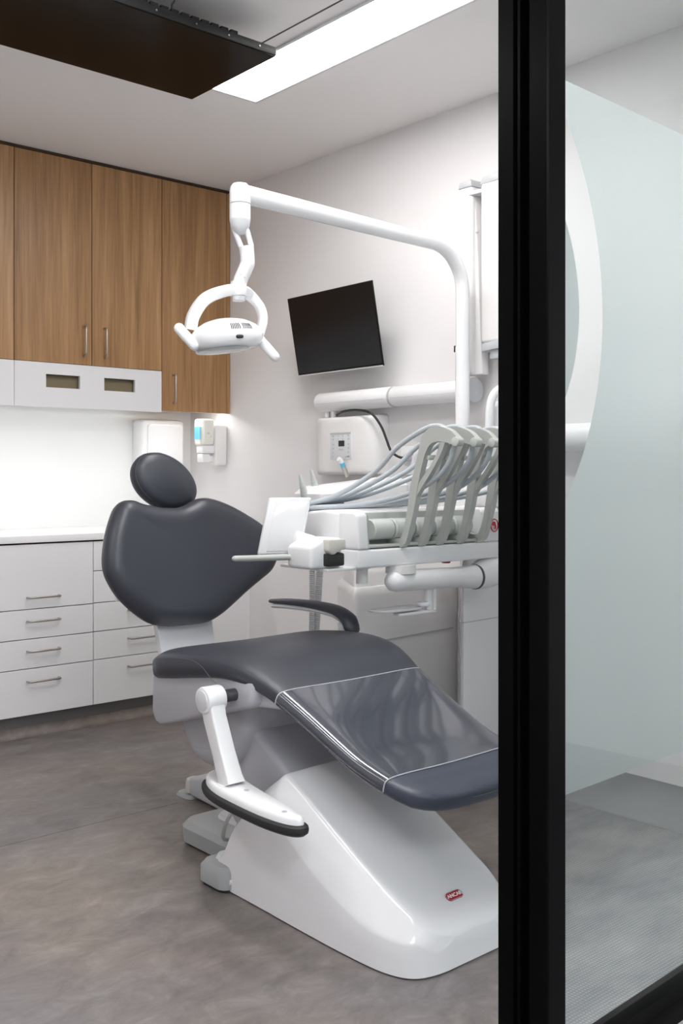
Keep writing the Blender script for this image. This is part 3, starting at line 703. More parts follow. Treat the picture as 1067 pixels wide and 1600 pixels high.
# cables looping out of the base
for nm, pts, r_, mt in (('hose_loop', [(1.70, 2.40, .10), (1.655, 2.41, .105), (1.635, 2.385, .14), (1.645, 2.37, .185), (1.68, 2.36, .20)], .0055, 'mgrey'), ('hose_loop', [(1.74, 2.41, .09), (1.69, 2.40, .10), (1.67, 2.37, .13), (1.68, 2.355, .18)], .004, 'mgrey')):
    obj(nm, tube(bm_new(), catmull(pts, 6), r_, 8), mt, chair)

# ---------------------------------------------------------------- foot control
t = thing('foot_control', 'grey foot control pedal on the floor behind the chair base', 'foot control', (2.02, 3.0, 0))
bm = loft(bm_new(), plan_loft([(.001, 1.94, 2.08, 3.045, 3.15, .03), (.012, 1.945, 2.075, 3.05, 3.145, .03)])); obj('foot_plate', bm, 'mgrey', t)
bm = bm_new(); prism(bm, [V(1.955, 3.075, .012), V(1.955, 3.075, .075), V(1.955, 2.94, .10), V(1.955, 2.86, .085), V(1.955, 2.84, .0)], (.13, 0, 0), .012, 3); obj('housing', bm, 'grey', t)
bm = bm_new(); cyl(bm, (1.99, 3.085, .013), (1.99, 3.085, .065), .035, .032, bev=.01); obj('pedal_knob', bm, 'cream', t)
bm = bm_new(); cyl(bm, (2.0, 3.0, .09), (2.06, 3.0, .10), .012); obj('toggle', bm, 'mgrey', t)

# ---------------------------------------------------------------- dental unit (floor body beside the chair)
unit = thing('dental_unit', 'white floor-standing dental unit between the chair and the right wall', 'dental unit', (2.8, 2.75, 0))
a13 = math.radians(13)
def U(s, k): return V(2.46 + s * math.cos(a13) - k * math.sin(a13), 2.76 + s * math.sin(a13) + k * math.cos(a13), 0)
def quad_loft(pts, levels, r=.035):
    out = []
    for z, ins in levels:
        c = sum(pts, V(0, 0, 0)) / len(pts); poly = []
        for i, p in enumerate(pts):
            a, b = pts[i - 1], pts[(i + 1) % len(pts)]
            da, db = (a - p).normalized(), (b - p).normalized()
            p1, p2 = p + da * r, p + db * r
            for j in range(6):
                q = j / 5; poly.append(p1 * (1 - q) ** 2 + p * 2 * q * (1 - q) + p2 * q ** 2)
        out.append([p + (c - p).normalized() * ins + V(0, 0, z) for p in poly])
    return out
q = [V(2.46, 2.76, 0), V(3.045, 2.765, 0), V(3.045, 3.12, 0), V(2.69, 3.12, 0)]
bm = loft(bm_new(), quad_loft(q, [(.06, .0), (.70, 0), (.722, .006), (.732, .02)])); obj('body', bm, 'warm', unit)
bm = loft(bm_new(), quad_loft(q, [(0, .03), (.061, .03)])); obj('plinth', bm, 'blackp', unit)
q2 = [V(2.50, 2.80, 0), V(2.80, 2.80, 0), V(2.90, 3.10, 0), V(2.70, 3.10, 0)]
bm = loft(bm_new(), quad_loft(q2, [(.73, .0), (.775, .004), (.79, .014)])); obj('upper_deck', bm, 'warm', unit)
bm = bm_new(); prism(bm, [V(2.51, 2.7585, .523), V(3.0, 2.7625, .535), V(3.0, 2.7625, .542), V(2.51, 2.7585, .530)], V(0, .004, 0)); obj('seam_strip', bm, 'grey', unit)
# front shell nearer the glazed wall
q3 = [V(2.725, 2.475, 0), V(3.045, 2.50, 0), V(3.045, 2.74, 0), V(2.955, 2.70, 0)]
bm = loft(bm_new(), quad_loft(q3, [(.06, .0), (.30, -.003), (.62, 0), (.82, .012), (.848, .03)], .05)); fs = obj('front_shell', bm, 'gloss', unit)
bm = loft(bm_new(), quad_loft(q3, [(.0, .03), (.061, .03)], .05)); obj('plinth', bm, 'blackp', unit)
bm = loft(bm_new(), quad_loft(q3, [(.612, -.002), (.616, -.002)], .05)); obj('seam_strip', bm, 'grey', fs)
bm = loft(bm_new(), plan_loft([(.846, 2.85, 3.04, 2.55, 2.74, .05), (1.10, 2.855, 3.03, 2.56, 2.72, .05), (1.13, 2.865, 3.02, 2.575, 2.70, .05)])); obj('column', bm, 'white', unit)
# cup shelf housing with recessed grip, seen right of the lamp pole
bm = bm_new()
hp = catmull([V(2.83, 2.43, 1.29), V(2.835, 2.425, 1.42), V(2.865, 2.40, 1.468), V(2.90, 2.375, 1.474), V(2.945, 2.34, 1.476)], 6)
tube(bm, hp, .016, 12, round_end=True)
uh = obj('housing_handle', bm, 'white', unit)
bm = bm_new(); prism(bm, [V(2.835, 2.44, 1.13), V(2.955, 2.352, 1.13), V(2.955, 2.352, 1.425), V(2.885, 2.405, 1.425), V(2.858, 2.425, 1.40)], V(.02, .06, 0), .010, 3); obj('upper_housing', bm, 'white', unit)
bm = bm_new()
for k in range(7):
    a = V(2.853, 2.4265, 1.287) + (V(2.955, 2.352, 1.301) - V(2.853, 2.4265, 1.287)) * (k / 7 + .02); b = a + V(.011, -.008, .0014)
    tube(bm, [a + V(-.0008, -.0012, 0), b + V(-.0008, -.0012, 0)], .0008, 5)
obj('perforation', bm, 'grey', unit)
bm = bm_new(); prism(bm, [V(2.86, 2.47, 1.13), V(2.955, 2.40, 1.13), V(2.955, 2.57, 1.13), V(2.88, 2.57, 1.13)], (0, 0, -.10), .01); obj('housing_neck', bm, 'white', unit)
# assistant console behind the tray
ac = bm_new()
loft(ac, [[V(x, y, z) for (x, y) in rrect(2.345, 2.80, 2.80, 2.98, .03)] if i == 0 else [V(2.57 + (x - 2.57) * s, 2.89 + (y - 2.89) * s2, z + (.018 if x > 2.5 else -.012) * t_) for (x, y) in rrect(2.345, 2.80, 2.80, 2.98, .03)] for i, (z, s, s2, t_) in enumerate(((1.035, .95, .9, 0), (1.045, 1, 1, .2), (1.092, 1, 1, 1), (1.112, .93, .8, 1), (1.122, .82, .55, 1)))])
cs = obj('assistant_console', ac, 'white', unit)
bm = bm_new()
for k in range(4): cyl(bm, (2.338 + .028 * k, 2.815 - .004 * k, 1.032), (2.352 + .028 * k, 2.808 - .004 * k, 1.052), .013, n=16)
obj('socket', bm, 'dark', cs)
bm = bm_new(); cyl(bm, (2.62, 2.90, .78), (2.62, 2.90, 1.04), .028); box(bm, (2.70, 2.84, .78), (2.80, 2.93, 1.14), .012, 3); obj('console_column', bm, 'white', unit)
for k, dx in enumerate((0, .035)):
    pts = []
    p0, p1 = V(2.462 + dx, 3.0, .84 + 0), V(2.452 + dx * .6, 3.0, .35)
    rads = []; N = 130
    for i in range(N): pts.append(p0.lerp(p1, i / (N - 1)) + V(.006 * math.sin(i * .03 + k), 0, 0)); rads.append((.0125 if i % 2 else .0098) + .002 * k)
    bm = tube(bm_new(), pts, rads, 12); obj('corrugated_hose', bm, 'grey', unit)
bm = bm_new(); box(bm, (2.43, 2.96, .84), (2.53, 3.04, 1.04), .01); obj('hose_manifold', bm, 'warm', unit)

# things held by the console
def tip(x, y, z, dx, dz, label):
    t = thing('suction_tip', label, 'suction tip', (x, y, z), 'suction tips on the console')
    p, d = V(x, y, z), V(dx, 0.0, dz).normalized()
    bm = lathe(bm_new(), p, d, [(0, .0145), (.03, .0145), (.055, .011), (.075, .0075), (.092, .006), (.10, .0045)], 20); obj('handpiece', bm, 'sagel', t)
    bm = lathe(bm_new(), p + d * .05, d, [(0, .0118), (.004, .0124), (.006, .0118)], 20); obj('collar', bm, 'grey', t); return t
tip(2.352, 2.90, 1.055, -.30, 1, 'pale grey suction tip leftmost on the console behind the tray')
tip(2.405, 2.90, 1.075, -.30, 1, 'pale grey suction tip second from the left on the console behind the tray')
t = thing('curing_light', 'slim grey handpiece with blue ring leaning on the console before the keypad', 'handpiece', (2.56, 2.90, 1.11))
d = V(-.50, 0, .95).normalized(); p = V(2.575, 2.90, 1.105) + d * .044
bm = tube(bm_new(), [p, p + d * .041], .009, 14); obj('handle', bm, 'steel', t)
bm = tube(bm_new(), [p + d * .041, p + d * .059], .0095, 14); obj('ring', bm, 'blue', t)
bm = tube(bm_new(), [p + d * .059, p + d * .068, p + d * .073 + V(-.01, 0, .002)], .0085, 14); obj('head', bm, 'white', t)

# ---------------------------------------------------------------- instrument delivery tray
tr = thing('instrument_tray', 'white over-chair instrument tray with five grey curved holder arms', 'dental tray', (2.45, 2.47, .80))
X0, X1 = 2.112, 2.80
bm = bm_new(); prism(bm, [V(X0, 2.345, .856), V(X0, 2.345, .915), V(X0, 2.62, .915), V(X0, 2.61, .856)], (X1 - X0, 0, 0), .008, 3); bd_ = obj('body', bm, 'white', tr)
bm = bm_new(); prism(bm, [V(X0, 2.43, .913), V(X0, 2.435, 1.032), V(X0, 2.50, 1.038), V(X0, 2.60, 1.030), V(X0, 2.645, 1.0), V(X0, 2.65, .913)], (X1 - X0, 0, 0), .012, 3); obj('rear_cover', bm, 'white', tr)
for xa, xb in ((X0, 2.158), (2.70, X1)):
    bm = bm_new(); prism(bm, [V(xa, 2.343, .9155), V(xa, 2.352, 1.022), V(xa, 2.365, 1.033), V(xa, 2.44, 1.034), V(xa, 2.44, .9155)], (xb - xa, 0, 0), .008, 3); obj('cheek', bm, 'white', tr)
bm = bm_new(); box(bm, (2.158, 2.35, .916), (2.70, 2.43, .928), .002); box(bm, (2.158, 2.418, .92), (2.70, 2.431, 1.027), .002); prism(bm, [V(2.157, 2.348, .918), V(2.157, 2.352, 1.022), V(2.157, 2.43, 1.026), V(2.157, 2.43, .918)], (.004, 0, 0)); tg = obj('trough', bm, 'sage', tr)
bm = bm_new()
for k in range(5):
    x = 2.195 + k * .094; lathe(bm, (x, 2.388, .975), (1, 0, 0), [(0, .030), (.004, .034), (.084, .034), (.09, .028)], 24)
obj('roller', bm, 'sagel', tg)
bm = bm_new(); box(bm, (2.165, 2.3495, .9165), (2.66, 2.3515, .9195)); obj('drip_edge', bm, 'dark', tg)
for i, x in enumerate((2.306, 2.392, 2.477, 2.578, 2.683)):
    w_ = .011
    def strip(path, widths):
        path = catmull([V(0, a, b) for a, b in path], 6); L, Rr = [], []
        n = len(path)
        for j, p in enumerate(path):
            d = path[min(j + 1, n - 1)] - path[max(j - 1, 0)]; d.normalize(); nn = V(0, -d.z, d.y)
            f = j / (n - 1) * (len(widths) - 1); k0 = min(int(f), len(widths) - 2); ww = widths[k0] + (widths[k0 + 1] - widths[k0]) * (f - k0)
            L.append(p + nn * ww / 2); Rr.append(p - nn * ww / 2)
        return [[V(x - w_, a.y, a.z), V(x + w_, a.y, a.z), V(x + w_, b.y, b.z), V(x - w_, b.y, b.z)] for a, b in zip(L, Rr)]
    bm = loft(bm_new(), strip([(2.405, .938), (2.365, .928), (2.335, .938), (2.315, .985), (2.297, 1.05), (2.285, 1.11), (2.270, 1.16), (2.250, 1.22), (2.228, 1.262), (2.190, 1.278), (2.14, 1.270), (2.105, 1.252)], [.022, .03, .028, .024, .030, .034, .028, .030, .046, .050, .042, .028]))
    w_ = .0095
    loft(bm, strip([(2.155, 1.262), (2.175, 1.220), (2.215, 1.165), (2.255, 1.12), (2.283, 1.08)], [.018, .016, .016, .018, .012]))
    arm = obj('holder_arm', bm, 'sage', tr, 30)
    bm = bm_new(); cyl(bm, (x - .015, 2.106, 1.252), (x + .015, 2.106, 1.252), .015, bev=.003); obj('arm_head', bm, 'sagel', arm)
    bm = bm_new(); cyl(bm, (x, 2.235, 1.205), (x + .05, 2.235, 1.205), .008, bev=.002); obj('arm_pin', bm, 'sagel', arm)
    ex = 2.13 + .016 * i
    bm = tube(bm_new(), catmull([(x + .012, 2.128, 1.245), (x + .016, 2.155, 1.19), (x + .014, 2.21, 1.14), (x, 2.30, 1.095), (x * .75 + ex * .25, 2.42, 1.062), (x * .45 + ex * .55, 2.52, 1.047), (ex, 2.60, 1.041), (ex - .02, 2.66, 1.03)], 8), .0085, 10); obj('hose', bm, 'hose', tr)
    if i < 4:
        ex2 = 2.125 + .018 * i
        bm = tube(bm_new(), catmull([(x + .022, 2.16, 1.285), (x + .03, 2.215, 1.305), (x + .02, 2.27, 1.295), (x - .01, 2.36, 1.24), (x * .8 + ex2 * .2, 2.44, 1.16), (x * .4 + ex2 * .6, 2.54, 1.085), (ex2, 2.61, 1.053), (ex2 - .025, 2.665, 1.04)], 8), .0085, 10); obj('hose', bm, 'hose', tr)
bm = bm_new(); box(bm, (2.085, 2.655, 1.012), (2.20, 2.685, 1.045), .004); obj('hose_clamp', bm, 'blackp', tr)
# call symbol on the right cheek
bm = bm_new(); c0 = V(2.752, 2.3395, .972)
tube(bm, [c0 + V(.019 * math.cos(a), 0, .022 * math.sin(a)) for a in [2 * PI * k / 28 for k in range(28)]], .0022, 6, closed=True); sy_ = obj('symbol', bm, 'red', tr); sy_['label'] = 'red round symbol'
bm = bm_new(); cyl(bm, c0 + V(-.002, -.0012, .006), c0 + V(-.002, .003, .006), .0075, n=16); tube(bm, [c0 + V(.003, 0, .004), c0 + V(.006, 0, -.004), c0 + V(.003, 0, -.012)], .003, 6); obj('symbol_mark', bm, 'red', sy_)
# tilted panel, knob block and grey grip on the left end
def panel_mat(c, yaw, tilt):
    return Matrix.Translation(c) @ Matrix.Rotation(yaw, 4, 'Z') @ Matrix.Rotation(tilt, 4, 'X')
pm = panel_mat(V(1.975, 2.56, .985), math.radians(-28), math.radians(-4))
bm = bm_new(); prism(bm, [V(-.078, -.012, -.088), V(.060, -.012, -.088), V(.098, -.012, .092), V(-.040, -.012, .092)], (0, .024, 0), .006, 3)
bmesh.ops.transform(bm, matrix=pm, verts=bm.verts); sp = obj('display_panel', bm, 'white', tr)
bm = bm_new(); prism(bm, [V(-.052, -.014, -.078), V(.052, -.014, -.078), V(.086, -.014, .080), V(-.018, -.014, .080)], (0, .004, 0), .002)
bmesh.ops.transform(bm, matrix=pm, verts=bm.verts); obj('panel_back', bm, 'gloss', sp)
bm = bm_new(); prism(bm, [V(-.070, .012, -.08), V(.052, .012, -.08), V(.088, .012, .084), V(-.034, .012, .084)], (0, .003, 0)); bmesh.ops.transform(bm, matrix=pm, verts=bm.verts); obj('display_glass', bm, 'screen', sp)
bm = bm_new(); cyl(bm, (2.0, 2.53, .945), (2.06, 2.50, .925), .030, bev=.008); tube(bm, [(2.04, 2.51, .93), (2.10, 2.49, .915), (2.16, 2.47, .905)], .026, 16, round_end=True); obj('panel_joint', bm, 'white', tr)
bm = bm_new(); prism(bm, [V(1.945, 2.375, .862), V(1.945, 2.375, .930), V(2.000, 2.375, .955), V(2.073, 2.375, .955), V(2.073, 2.375, .862)], (0, .12, 0), .012, 3); kb = obj('knob_block', bm, 'white', tr)
bm = bm_new(); prism(bm, [V(1.995, 2.355, .869), V(1.995, 2.355, .910), V(2.015, 2.355, .905), V(2.045, 2.355, .912), V(2.065, 2.355, .908), V(2.065, 2.355, .869)], (0, .03, 0), .006); obj('knob_base', bm, 'blackp', kb)
bm = bm_new(); prism(bm, [V(1.996, 2.350, .952), V(2.065, 2.350, .952), V(2.066, 2.350, .918), V(2.045, 2.350, .920), V(2.022, 2.350, .906), V(2.010, 2.350, .905), V(1.996, 2.350, .918)], (0, .035, 0), .005); obj('knob', bm, 'cream', kb)
bm = bm_new(); tube(bm, [(1.755, 2.50, .899), (1.80, 2.50, .897), (1.93, 2.485, .895), (2.0, 2.475, .892)], [.011, .012, .012, .010], 14, round_end=True, flat=.8); gh = obj('grip_handle', bm, 'sage', tr)
bm = bm_new(); cyl(bm, (1.965, 2.48, .893), (2.0, 2.472, .893), .014, bev=.002); obj('grip_collar', bm, 'grey', gh)
bm = bm_new(); box(bm, (2.0, 2.36, .853), (2.18, 2.60, .8625), .003); obj('under_plate', bm, 'white', tr)
# support arm beneath, elbow and little cup shelf
bm = bm_new(); tube(bm, catmull([(2.285, 2.36, .806), (2.38, 2.36, .804), (2.55, 2.362, .800), (2.685, 2.368, .794)], 6), [.035] * 12 + [.034, .035, .036, .038, .040, .042, .043], 22, round_end=True); ar_ = obj('support_arm', bm, 'white', tr, 60)
bm = bm_new(); cyl(bm, (2.675, 2.367, .794), (2.684, 2.367, .794), .0445); obj('arm_ring', bm, 'dark', ar_)
bm = bm_new(); tube(bm, catmull([(2.682, 2.368, .794), (2.74, 2.372, .803), (2.82, 2.38, .815), (2.90, 2.395, .82)], 6), [.0435, .046, .048, .05, .052, .053, .054, .055, .055, .055, .055, .055, .055, .055, .055, .055, .055, .055, .055], 22); obj('elbow', bm, 'white', tr, 60)
bm = bm_new(); cyl(bm, (2.32, 2.37, .83), (2.32, 2.37, .857), .05); obj('pivot', bm, 'warm', tr)
bm = bm_new(); cyl(bm, (2.195, 2.42, .80), (2.195, 2.42, .862), .019); obj('under_post', bm, 'warm', tr)
bm = bm_new(); cyl(bm, (2.45, 2.37, .70), (2.45, 2.37, .78), .014); box(bm, (2.462, 2.355, .69), (2.474, 2.385, .78), .003); box(bm, (2.30, 2.355, .690), (2.474, 2.385, .699), .002); sf = obj('shelf_bracket', bm, 'white', tr)
bm = bm_new(); loft(bm, [[V(x, y, z) for x, y in [(2.325 + a * s, 2.40 + b * s) for a, b in sell(.11, .05, 2.6, 32)]] for z, s in ((.703, .8), (.706, .97), (.711, 1), (.712, .97), (.708, .9))]); obj('cup_shelf', bm, 'white', sf)
bm = bm_new(); cyl(bm, (2.43, 2.375, .712), (2.43, 2.375, .727), .024, bev=.004); obj('shelf_hub', bm, 'white', sf)
bm = bm_new(); cyl(bm, (2.60, 2.43, .842), (2.60, 2.43, .860), .016, bev=.003); obj('release_knob', bm, 'red', tr)

# ---------------------------------------------------------------- operating light
lt = thing('operating_light', 'white swing-arm operating light hanging over the chair', 'lamp', (2.9, 2.624, 1.1305))
PX, PY = 2.90, 2.624
bm = bm_new(); cyl(bm, (PX, PY, 1.1305), (PX, PY, 1.64), .0275, n=32); obj('pole', bm, 'gloss', lt)
arm_z0, arm_z1 = 2.012, 2.040
pts = [V(PX, PY, 1.64), V(PX, PY, 1.80)]
for k in range(0, 13):
    a = PI / 2 * k / 12; rb = .165
    pts.append(V(PX - rb + rb * math.cos(a), PY, 1.852 + rb * math.sin(a)))
end = V(1.86, PY, arm_z1)
start = pts[-1]
for k in range(1, 11): pts.append(start.lerp(end, k / 10))
rad = [.0265] * 14 + [.0265 + .0035 * min(1, k / 8) for k in range(len(pts) - 14)]
bm = tube(bm_new(), pts, rad, 24); obj('swing_arm', bm, 'gloss', lt, 60)
bm = bm_new(); lathe(bm, (1.86, PY, 2.006), (0, 0, 1), [(0, .0335), (.035, .0335), (.052, .031), (.062, .024), (.066, .010)], 32); obj('arm_cap', bm, 'gloss', lt)
bm = bm_new(); lathe(bm, (1.86, PY, 1.955), (0, 0, 1), [(0, .0335), (.048, .0335), (.049, .032)], 32); obj('collar', bm, 'gloss', lt)
bm = bm_new(); lathe(bm, (1.86, PY, 1.908), (0, 0, 1), [(0, .004), (.003, .014), (.012, .022), (.026, .030), (.047, .0333)], 32); obj('ball_joint', bm, 'lgrey', lt)
RV, FV = V(.754, -.657, 0), V(.657, .754, 0)
LC = V(1.835, 2.665, 1.595)
def Lp(r, u, f=0.0): return LC + RV * r + V(0, 0, u) + FV * f
J = V(1.86, PY, 1.93)
bm = bm_new()
tube(bm, [J + RV * -.018 + V(0, 0, -.005), J + RV * .004 + V(0, 0, -.062), J + RV * .010 + V(0, 0, -.085)], .009, 12, round_end=True)
tube(bm, [J + RV * .022 + V(0, 0, -.008), J + RV * .035 + V(0, 0, -.055), J + RV * .034 + V(0, 0, -.085)], .009, 12, round_end=True)
obj('fork', bm, 'lgrey', lt)
bm = bm_new(); tube(bm, catmull([J + RV * .021 + V(0, 0, -.06), J + RV * .024 + V(0, 0, -.105), J + RV * .021 + V(0, 0, -.122), J + RV * .002 + V(0, 0, -.165), J + RV * -.004 + V(0, 0, -.20)], 8), .0225, 20); nk = obj('neck', bm, 'white', lt, 60)
for s, z in ((-.004, -.152), (.008, -.160)):
    bm = bm_new(); cyl(bm, J + RV * (.008 + s) - FV * .0235 + V(0, 0, z), J + RV * (.008 + s) - FV * .015 + V(0, 0, z), .002, n=8); obj('screw', bm, 'grey', nk)
# yoke: an arched flat band on either side of the hub
hub = J + RV * -.004 + V(0, 0, -.195)
yk = [Lp(-.108, .012, -.03), Lp(-.098, .055, -.035), Lp(-.065, .105, -.03), Lp(-.015, .133, -.012), hub + V(0, 0, .0), Lp(.072, .130, .035), Lp(.102, .098, .05), Lp(.112, .055, .06), Lp(.098, .0, .06)]
yp = catmull(yk, 8)
R = []
for i, p in enumerate(yp):
    d = (yp[min(i + 1, len(yp) - 1)] - yp[max(i - 1, 0)]).normalized()
    nn = V(0, 0, 1) - d * d.z
    ctr = Lp(0, 0, 0.02); nn = (p - ctr); nn -= d * nn.dot(d); nn.normalize(); bb = d.cross(nn).normalized()
    hw = .0165; hh = .0185 if i < len(yp) * .55 else .0185 - .005 * min(1, (i - len(yp) * .55) / 10)
    R.append([p + bb * a * hw + nn * b * hh for a, b in rrect(-1, 1, -1, 1, .35, 3)])
bm = loft(bm_new(), R); yo = obj('yoke', bm, 'white', lt, 50)
bm = bm_new(); cyl(bm, hub + V(0, 0, .025), hub + V(0, 0, -.020), .025, bev=.002); obj('hub', bm, 'white', yo)
bm = bm_new(); cyl(bm, hub + V(0, 0, -.018), hub + V(0, 0, -.036), .0215, .02, bev=.002); obj('hub_cap', bm, 'lgrey', yo)
# head: faceted lens-shaped shell
bm = bm_new(); HR = []
tilt = Matrix.Rotation(math.radians(-7), 4, FV)
hx = (RV * .93 + FV * .36).normalized(); hy = V(0, 0, 1).cross(hx).normalized()
for z, s, sy2 in ((-.048, .55, .6), (-.043, .82, .86), (-.028, .95, .97), (-.006, 1.0, 1.0), (.010, .97, .97), (.026, .84, .84), (.040, .62, .62), (.048, .35, .36), (.051, .08, .08)):
    ring = []
    for a, b in sell(.118 * s, .090 * sy2, 2.35, 40):
        ring.append(LC + tilt @ (hx * a + hy * b + V(0, 0, z - .006 * (a / .118) ** 2)))
    HR.append(ring)
loft(bm, HR); hd = obj('lamp_head', bm, 'gloss', lt, 50)
bm = bm_new(); loft(bm, [[LC + tilt @ (hx * (a - .018) + hy * b + V(0, 0, z)) for a, b in sell(.085 * s, .07 * s, 2.3, 32)] for z, s in ((-.0485, 1), (-.052, .96), (-.055, .7))]); obj('lens', bm, 'lens', hd)
def on_head(a, b_ang, z, push=0.0):
    pass
bm = bm_new()
front = lambda x, z: None
def head_pt(ang, lev, out=0.0):
    # point on the shell at an angle around and height level
    zs = [(-.028, .95), (-.006, 1.0), (.010, .97), (.026, .84)]
    s = zs[-1][1]
    for (z0, s0), (z1, s1) in zip(zs, zs[1:]):
        if z0 <= lev <= z1: s = s0 + (s1 - s0) * (lev - z0) / (z1 - z0)
    e = 2.35; c, sn = math.cos(ang), math.sin(ang)
    a = math.copysign(abs(c) ** (2 / e), c) * (.118 * s + out); b = math.copysign(abs(sn) ** (2 / e), sn) * (.090 * s + out)
    return LC + tilt @ (hx * a + hy * b + V(0, 0, lev - .006 * (a / .118) ** 2))
for base in (-.004, .036):
    for k in range(6):
        q_ = base + .0056 * k; a = -math.acos(math.copysign((abs(q_) / .118) ** 1.175, q_))
        tube(bm, [head_pt(a, .022, .0012), head_pt(a, .012, .0012), head_pt(a, .003, .0010)], .0012, 5)
obj('vent_slot', bm, 'tvblack', hd)
bm = tube(bm_new(), [head_pt(-1.50, -.022, .002), head_pt(-1.41, -.022, .002)], .0062, 12, round_end=True); obj('switch', bm, 'blackp', hd)
for sgn, nm in ((-1, 'L'), (1, 'R')):
    if sgn < 0: a, b = Lp(-.147, .020, -.05), Lp(-.085, -.050, -.07)
    else: a, b = Lp(.098, -.004, .055), Lp(.152, -.066, .03)
    d = (b - a).normalized(); R = []
    for tt, s in ((-.004, .45), (.0, .75), (.008, 1), (.045, 1.0), (.088, .95), (.098, .7), (.102, .35)):
        side = RV * d.z - V(0, 0, 1) * d.dot(RV); side.normalize(); bb = d.cross(side)
        R.append([a + d * tt + side * x + bb * y for x, y in sell(.0165 * s, .0175 * s, 2.6, 20)])
    h = obj('handle', loft(bm_new(), R), 'white', hd, 60); h['label'] = 'white paddle grip handle'

# ---------------------------------------------------------------- wall-mounted x-ray unit
xr = thing('xray_unit', 'white wall-mounted x-ray unit with keypad box, horizontal tube and folded vertical arms', 'x-ray unit', (3.03, 3.0, 1.15))
bm = bm_new(); R = []
def ctrl_ring(y0, y1, z0, z1, x, r): return [V(x, y, z) for y, z in rrect(y0, y1, z0, z1, r, 5)]
loft(bm, [ctrl_ring(3.20, 3.62, 1.15, 1.412, 3.0595, .012), ctrl_ring(3.20, 3.62, 1.15, 1.412, 3.02, .012), ctrl_ring(3.215, 3.60, 1.15, 1.410, 2.985, .02), ctrl_ring(3.26, 3.57, 1.155, 1.405, 2.958, .03), ctrl_ring(3.33, 3.50, 1.165, 1.398, 2.950, .03)])
cb = obj('control_box', bm, 'warm', xr, 50)
bm = bm_new(); box(bm, (2.9475, 3.322, 1.218), (2.952, 3.462, 1.338), .001); kp = obj('keypad', bm, 'pad', cb)
bm = bm_new(); box(bm, (2.9465, 3.365, 1.276), (2.948, 3.405, 1.302)); obj('display', bm, 'blackp', kp)
bm = bm_new()
for z in (1.322, 1.308, 1.285, 1.268, 1.250, 1.232):
    for y in (3.440, 3.338): box(bm, (2.9468, y - .005, z - .0035), (2.9478, y + .005, z + .0035))
for z in (1.322, 1.308):
    for y in (3.405, 3.375): box(bm, (2.9468, y - .0035, z - .0035), (2.9478, y + .0035, z + .0035))
for y in (3.402, 3.395, 3.389, 3.382, 3.375): box(bm, (2.9468, y - .002, 1.258), (2.9478, y + .002, 1.265))
box(bm, (2.9468, 3.33, 1.229), (2.9478, 3.36, 1.233)); box(bm, (2.9468, 3.322, 1.329), (2.9478, 3.462, 1.338))
obj('key_mark', bm, 'grey', kp)
bm = bm_new(); cyl(bm, (3.0, 3.545, 1.410), (3.0, 3.545, 1.44), .012); obj('box_post', bm, 'white', xr)
bm = bm_new(); cyl(bm, (3.0, 3.50, 1.410), (3.0, 3.50, 1.44), .012); obj('box_post', bm, 'white', xr)
bm = bm_new(); cyl(bm, (2.995, 3.10, 1.482), (2.995, 3.585, 1.482), .044, bev=.006); ht = obj('horizontal_tube', bm, 'white', xr)
bm = bm_new(); cyl(bm, (2.995, 2.665, 1.482), (2.995, 3.094, 1.482), .0425, bev=.003); obj('tube_sleeve', bm, 'white', xr)
bm = bm_new(); cyl(bm, (2.995, 3.092, 1.482), (2.995, 3.101, 1.482), .045); obj('tube_ring', bm, 'grey', ht)
bm = bm_new(); box(bm, (2.9509, 3.12, 1.4725), (2.953, 3.57, 1.4735)); box(bm, (2.953, 2.68, 1.4725), (2.954, 3.08, 1.4735)); obj('tube_seam', bm, 'grey', ht)
bm = bm_new(); box(bm, (3.03, 2.95, 1.45), (XR - .0006, 3.25, 1.515), .004); obj('wall_plate', bm, 'white', xr)
bm = bm_new(); cyl(bm, (2.995, 2.645, 1.482), (2.995, 2.668, 1.482), .05); obj('end_disc', bm, 'grey', xr)
# folded arms
def arm_prism(y0, y1, z0, z1, x0, x1, bev=.012):
    bm = bm_new(); box(bm, (x0, y0, z0), (x1, y1, z1), bev, 3); return bm
va = obj('vertical_arm', arm_prism(2.635, 2.705, 1.54, 2.275, 2.965, 3.03), 'warm', xr)
bm = bm_new(); prism(bm, [V(2.964, 2.633, 2.272), V(2.964, 2.707, 2.272), V(2.964, 2.699, 2.297), V(2.964, 2.642, 2.302)], (.067, 0, 0), .004); obj('arm_cap', bm, 'grey', va)
bm = bm_new(); prism(bm, [V(2.985, 2.598, 1.54), V(2.985, 2.65, 1.54), V(2.985, 2.65, 2.24), V(2.985, 2.635, 2.24)], (.04, 0, 0), .005); obj('link_bar', bm, 'warm', va)
bm = bm_new(); box(bm, (2.962, 2.58, 2.236), (3.03, 2.65, 2.252), .003); obj('elbow_bracket', bm, 'lgrey', va)
bm = bm_new(); box(bm, (2.982, 2.618, 2.09), (2.986, 2.63, 2.098), .001); box(bm, (2.975, 2.575, 1.64), (2.986, 2.593, 1.665), .002); obj('arm_button', bm, 'mgrey', va)
bm = bm_new(); box(bm, (2.95, 2.705, 1.632), (2.97, 2.716, 1.658), .002); obj('arm_knob', bm, 'blackp', va)
fa = obj('folding_arm', arm_prism(2.46, 2.583, 1.655, 2.268, 2.955, 3.035), 'warm', xr)
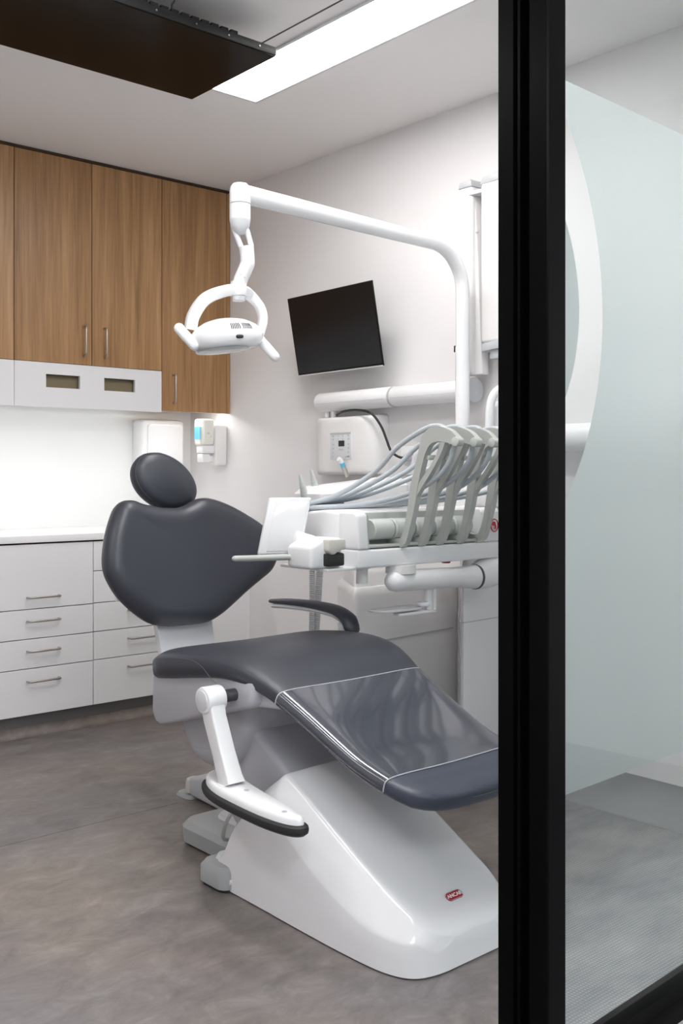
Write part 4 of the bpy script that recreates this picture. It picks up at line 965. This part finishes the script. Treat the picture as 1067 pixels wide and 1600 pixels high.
bm = bm_new(); prism(bm, [V(2.954, 2.458, 2.264), V(2.954, 2.585, 2.264), V(2.954, 2.575, 2.290), V(2.954, 2.47, 2.302)], (.082, 0, 0), .004); obj('arm_cap', bm, 'grey', fa)
bm = bm_new(); prism(bm, [V(2.952, 2.47, 1.662), V(2.952, 2.575, 1.652), V(2.952, 2.575, 1.622), V(2.952, 2.47, 1.630)], (.085, 0, 0), .003); box(bm, (2.965, 2.49, 1.592), (3.02, 2.545, 1.628), .004); obj('arm_foot', bm, 'grey', fa)
# tube head further along the wall, seen through the clear crescent of the glass
bm = bm_new(); cyl(bm, (2.985, 1.93, 1.283), (2.985, 2.33, 1.283), .050, bev=.006); obj('xray_head', bm, 'white', xr)
bm = bm_new(); tube(bm, [(3.0, 2.50, 1.60), (3.005, 2.49, 1.40), (3.005, 2.43, 1.31), (2.995, 2.32, 1.285)], .02, 14); obj('head_yoke', bm, 'white', xr)
# cable and socket
tag(obj('power_cable', tube(bm_new(), catmull([(2.985, 3.46, 1.420), (2.96, 3.38, 1.432), (2.95, 3.28, 1.432), (2.955, 3.20, 1.415), (2.975, 3.16, 1.36), (2.985, 3.135, 1.30), (2.99, 3.125, 1.27), (2.995, 3.11, 1.245), (3.015, 3.085, 1.225), (3.04, 3.06, 1.222)], 8), .0055, 10), 'blackp'), 'black power cable looping over the keypad box to the wall socket', 'cable')
so = thing('wall_socket', 'white square wall socket under the black cable', 'socket', (3.055, 3.03, 1.16))
bm = bm_new(); box(bm, (3.049, 2.945, 1.150), (XR, 3.115, 1.272), .003); obj('faceplate', bm, 'white', so)
bm = bm_new()
for y in (3.005, 3.075): lathe(bm, (3.05, y, 1.215), (-1, 0, 0), [(0, .027), (.004, .027), (.0045, .022)], 24)
obj('outlet_ring', bm, 'lgrey', so)
bm = bm_new(); box(bm, (3.044, 3.04, 1.235), (3.05, 3.05, 1.247)); box(bm, (3.044, 2.99, 1.205), (3.05, 2.998, 1.215)); obj('switch', bm, 'dark', so)
bm = bm_new(); box(bm, (3.02, 3.045, 1.21), (3.048, 3.072, 1.236), .004); obj('plug', bm, 'grey', so)
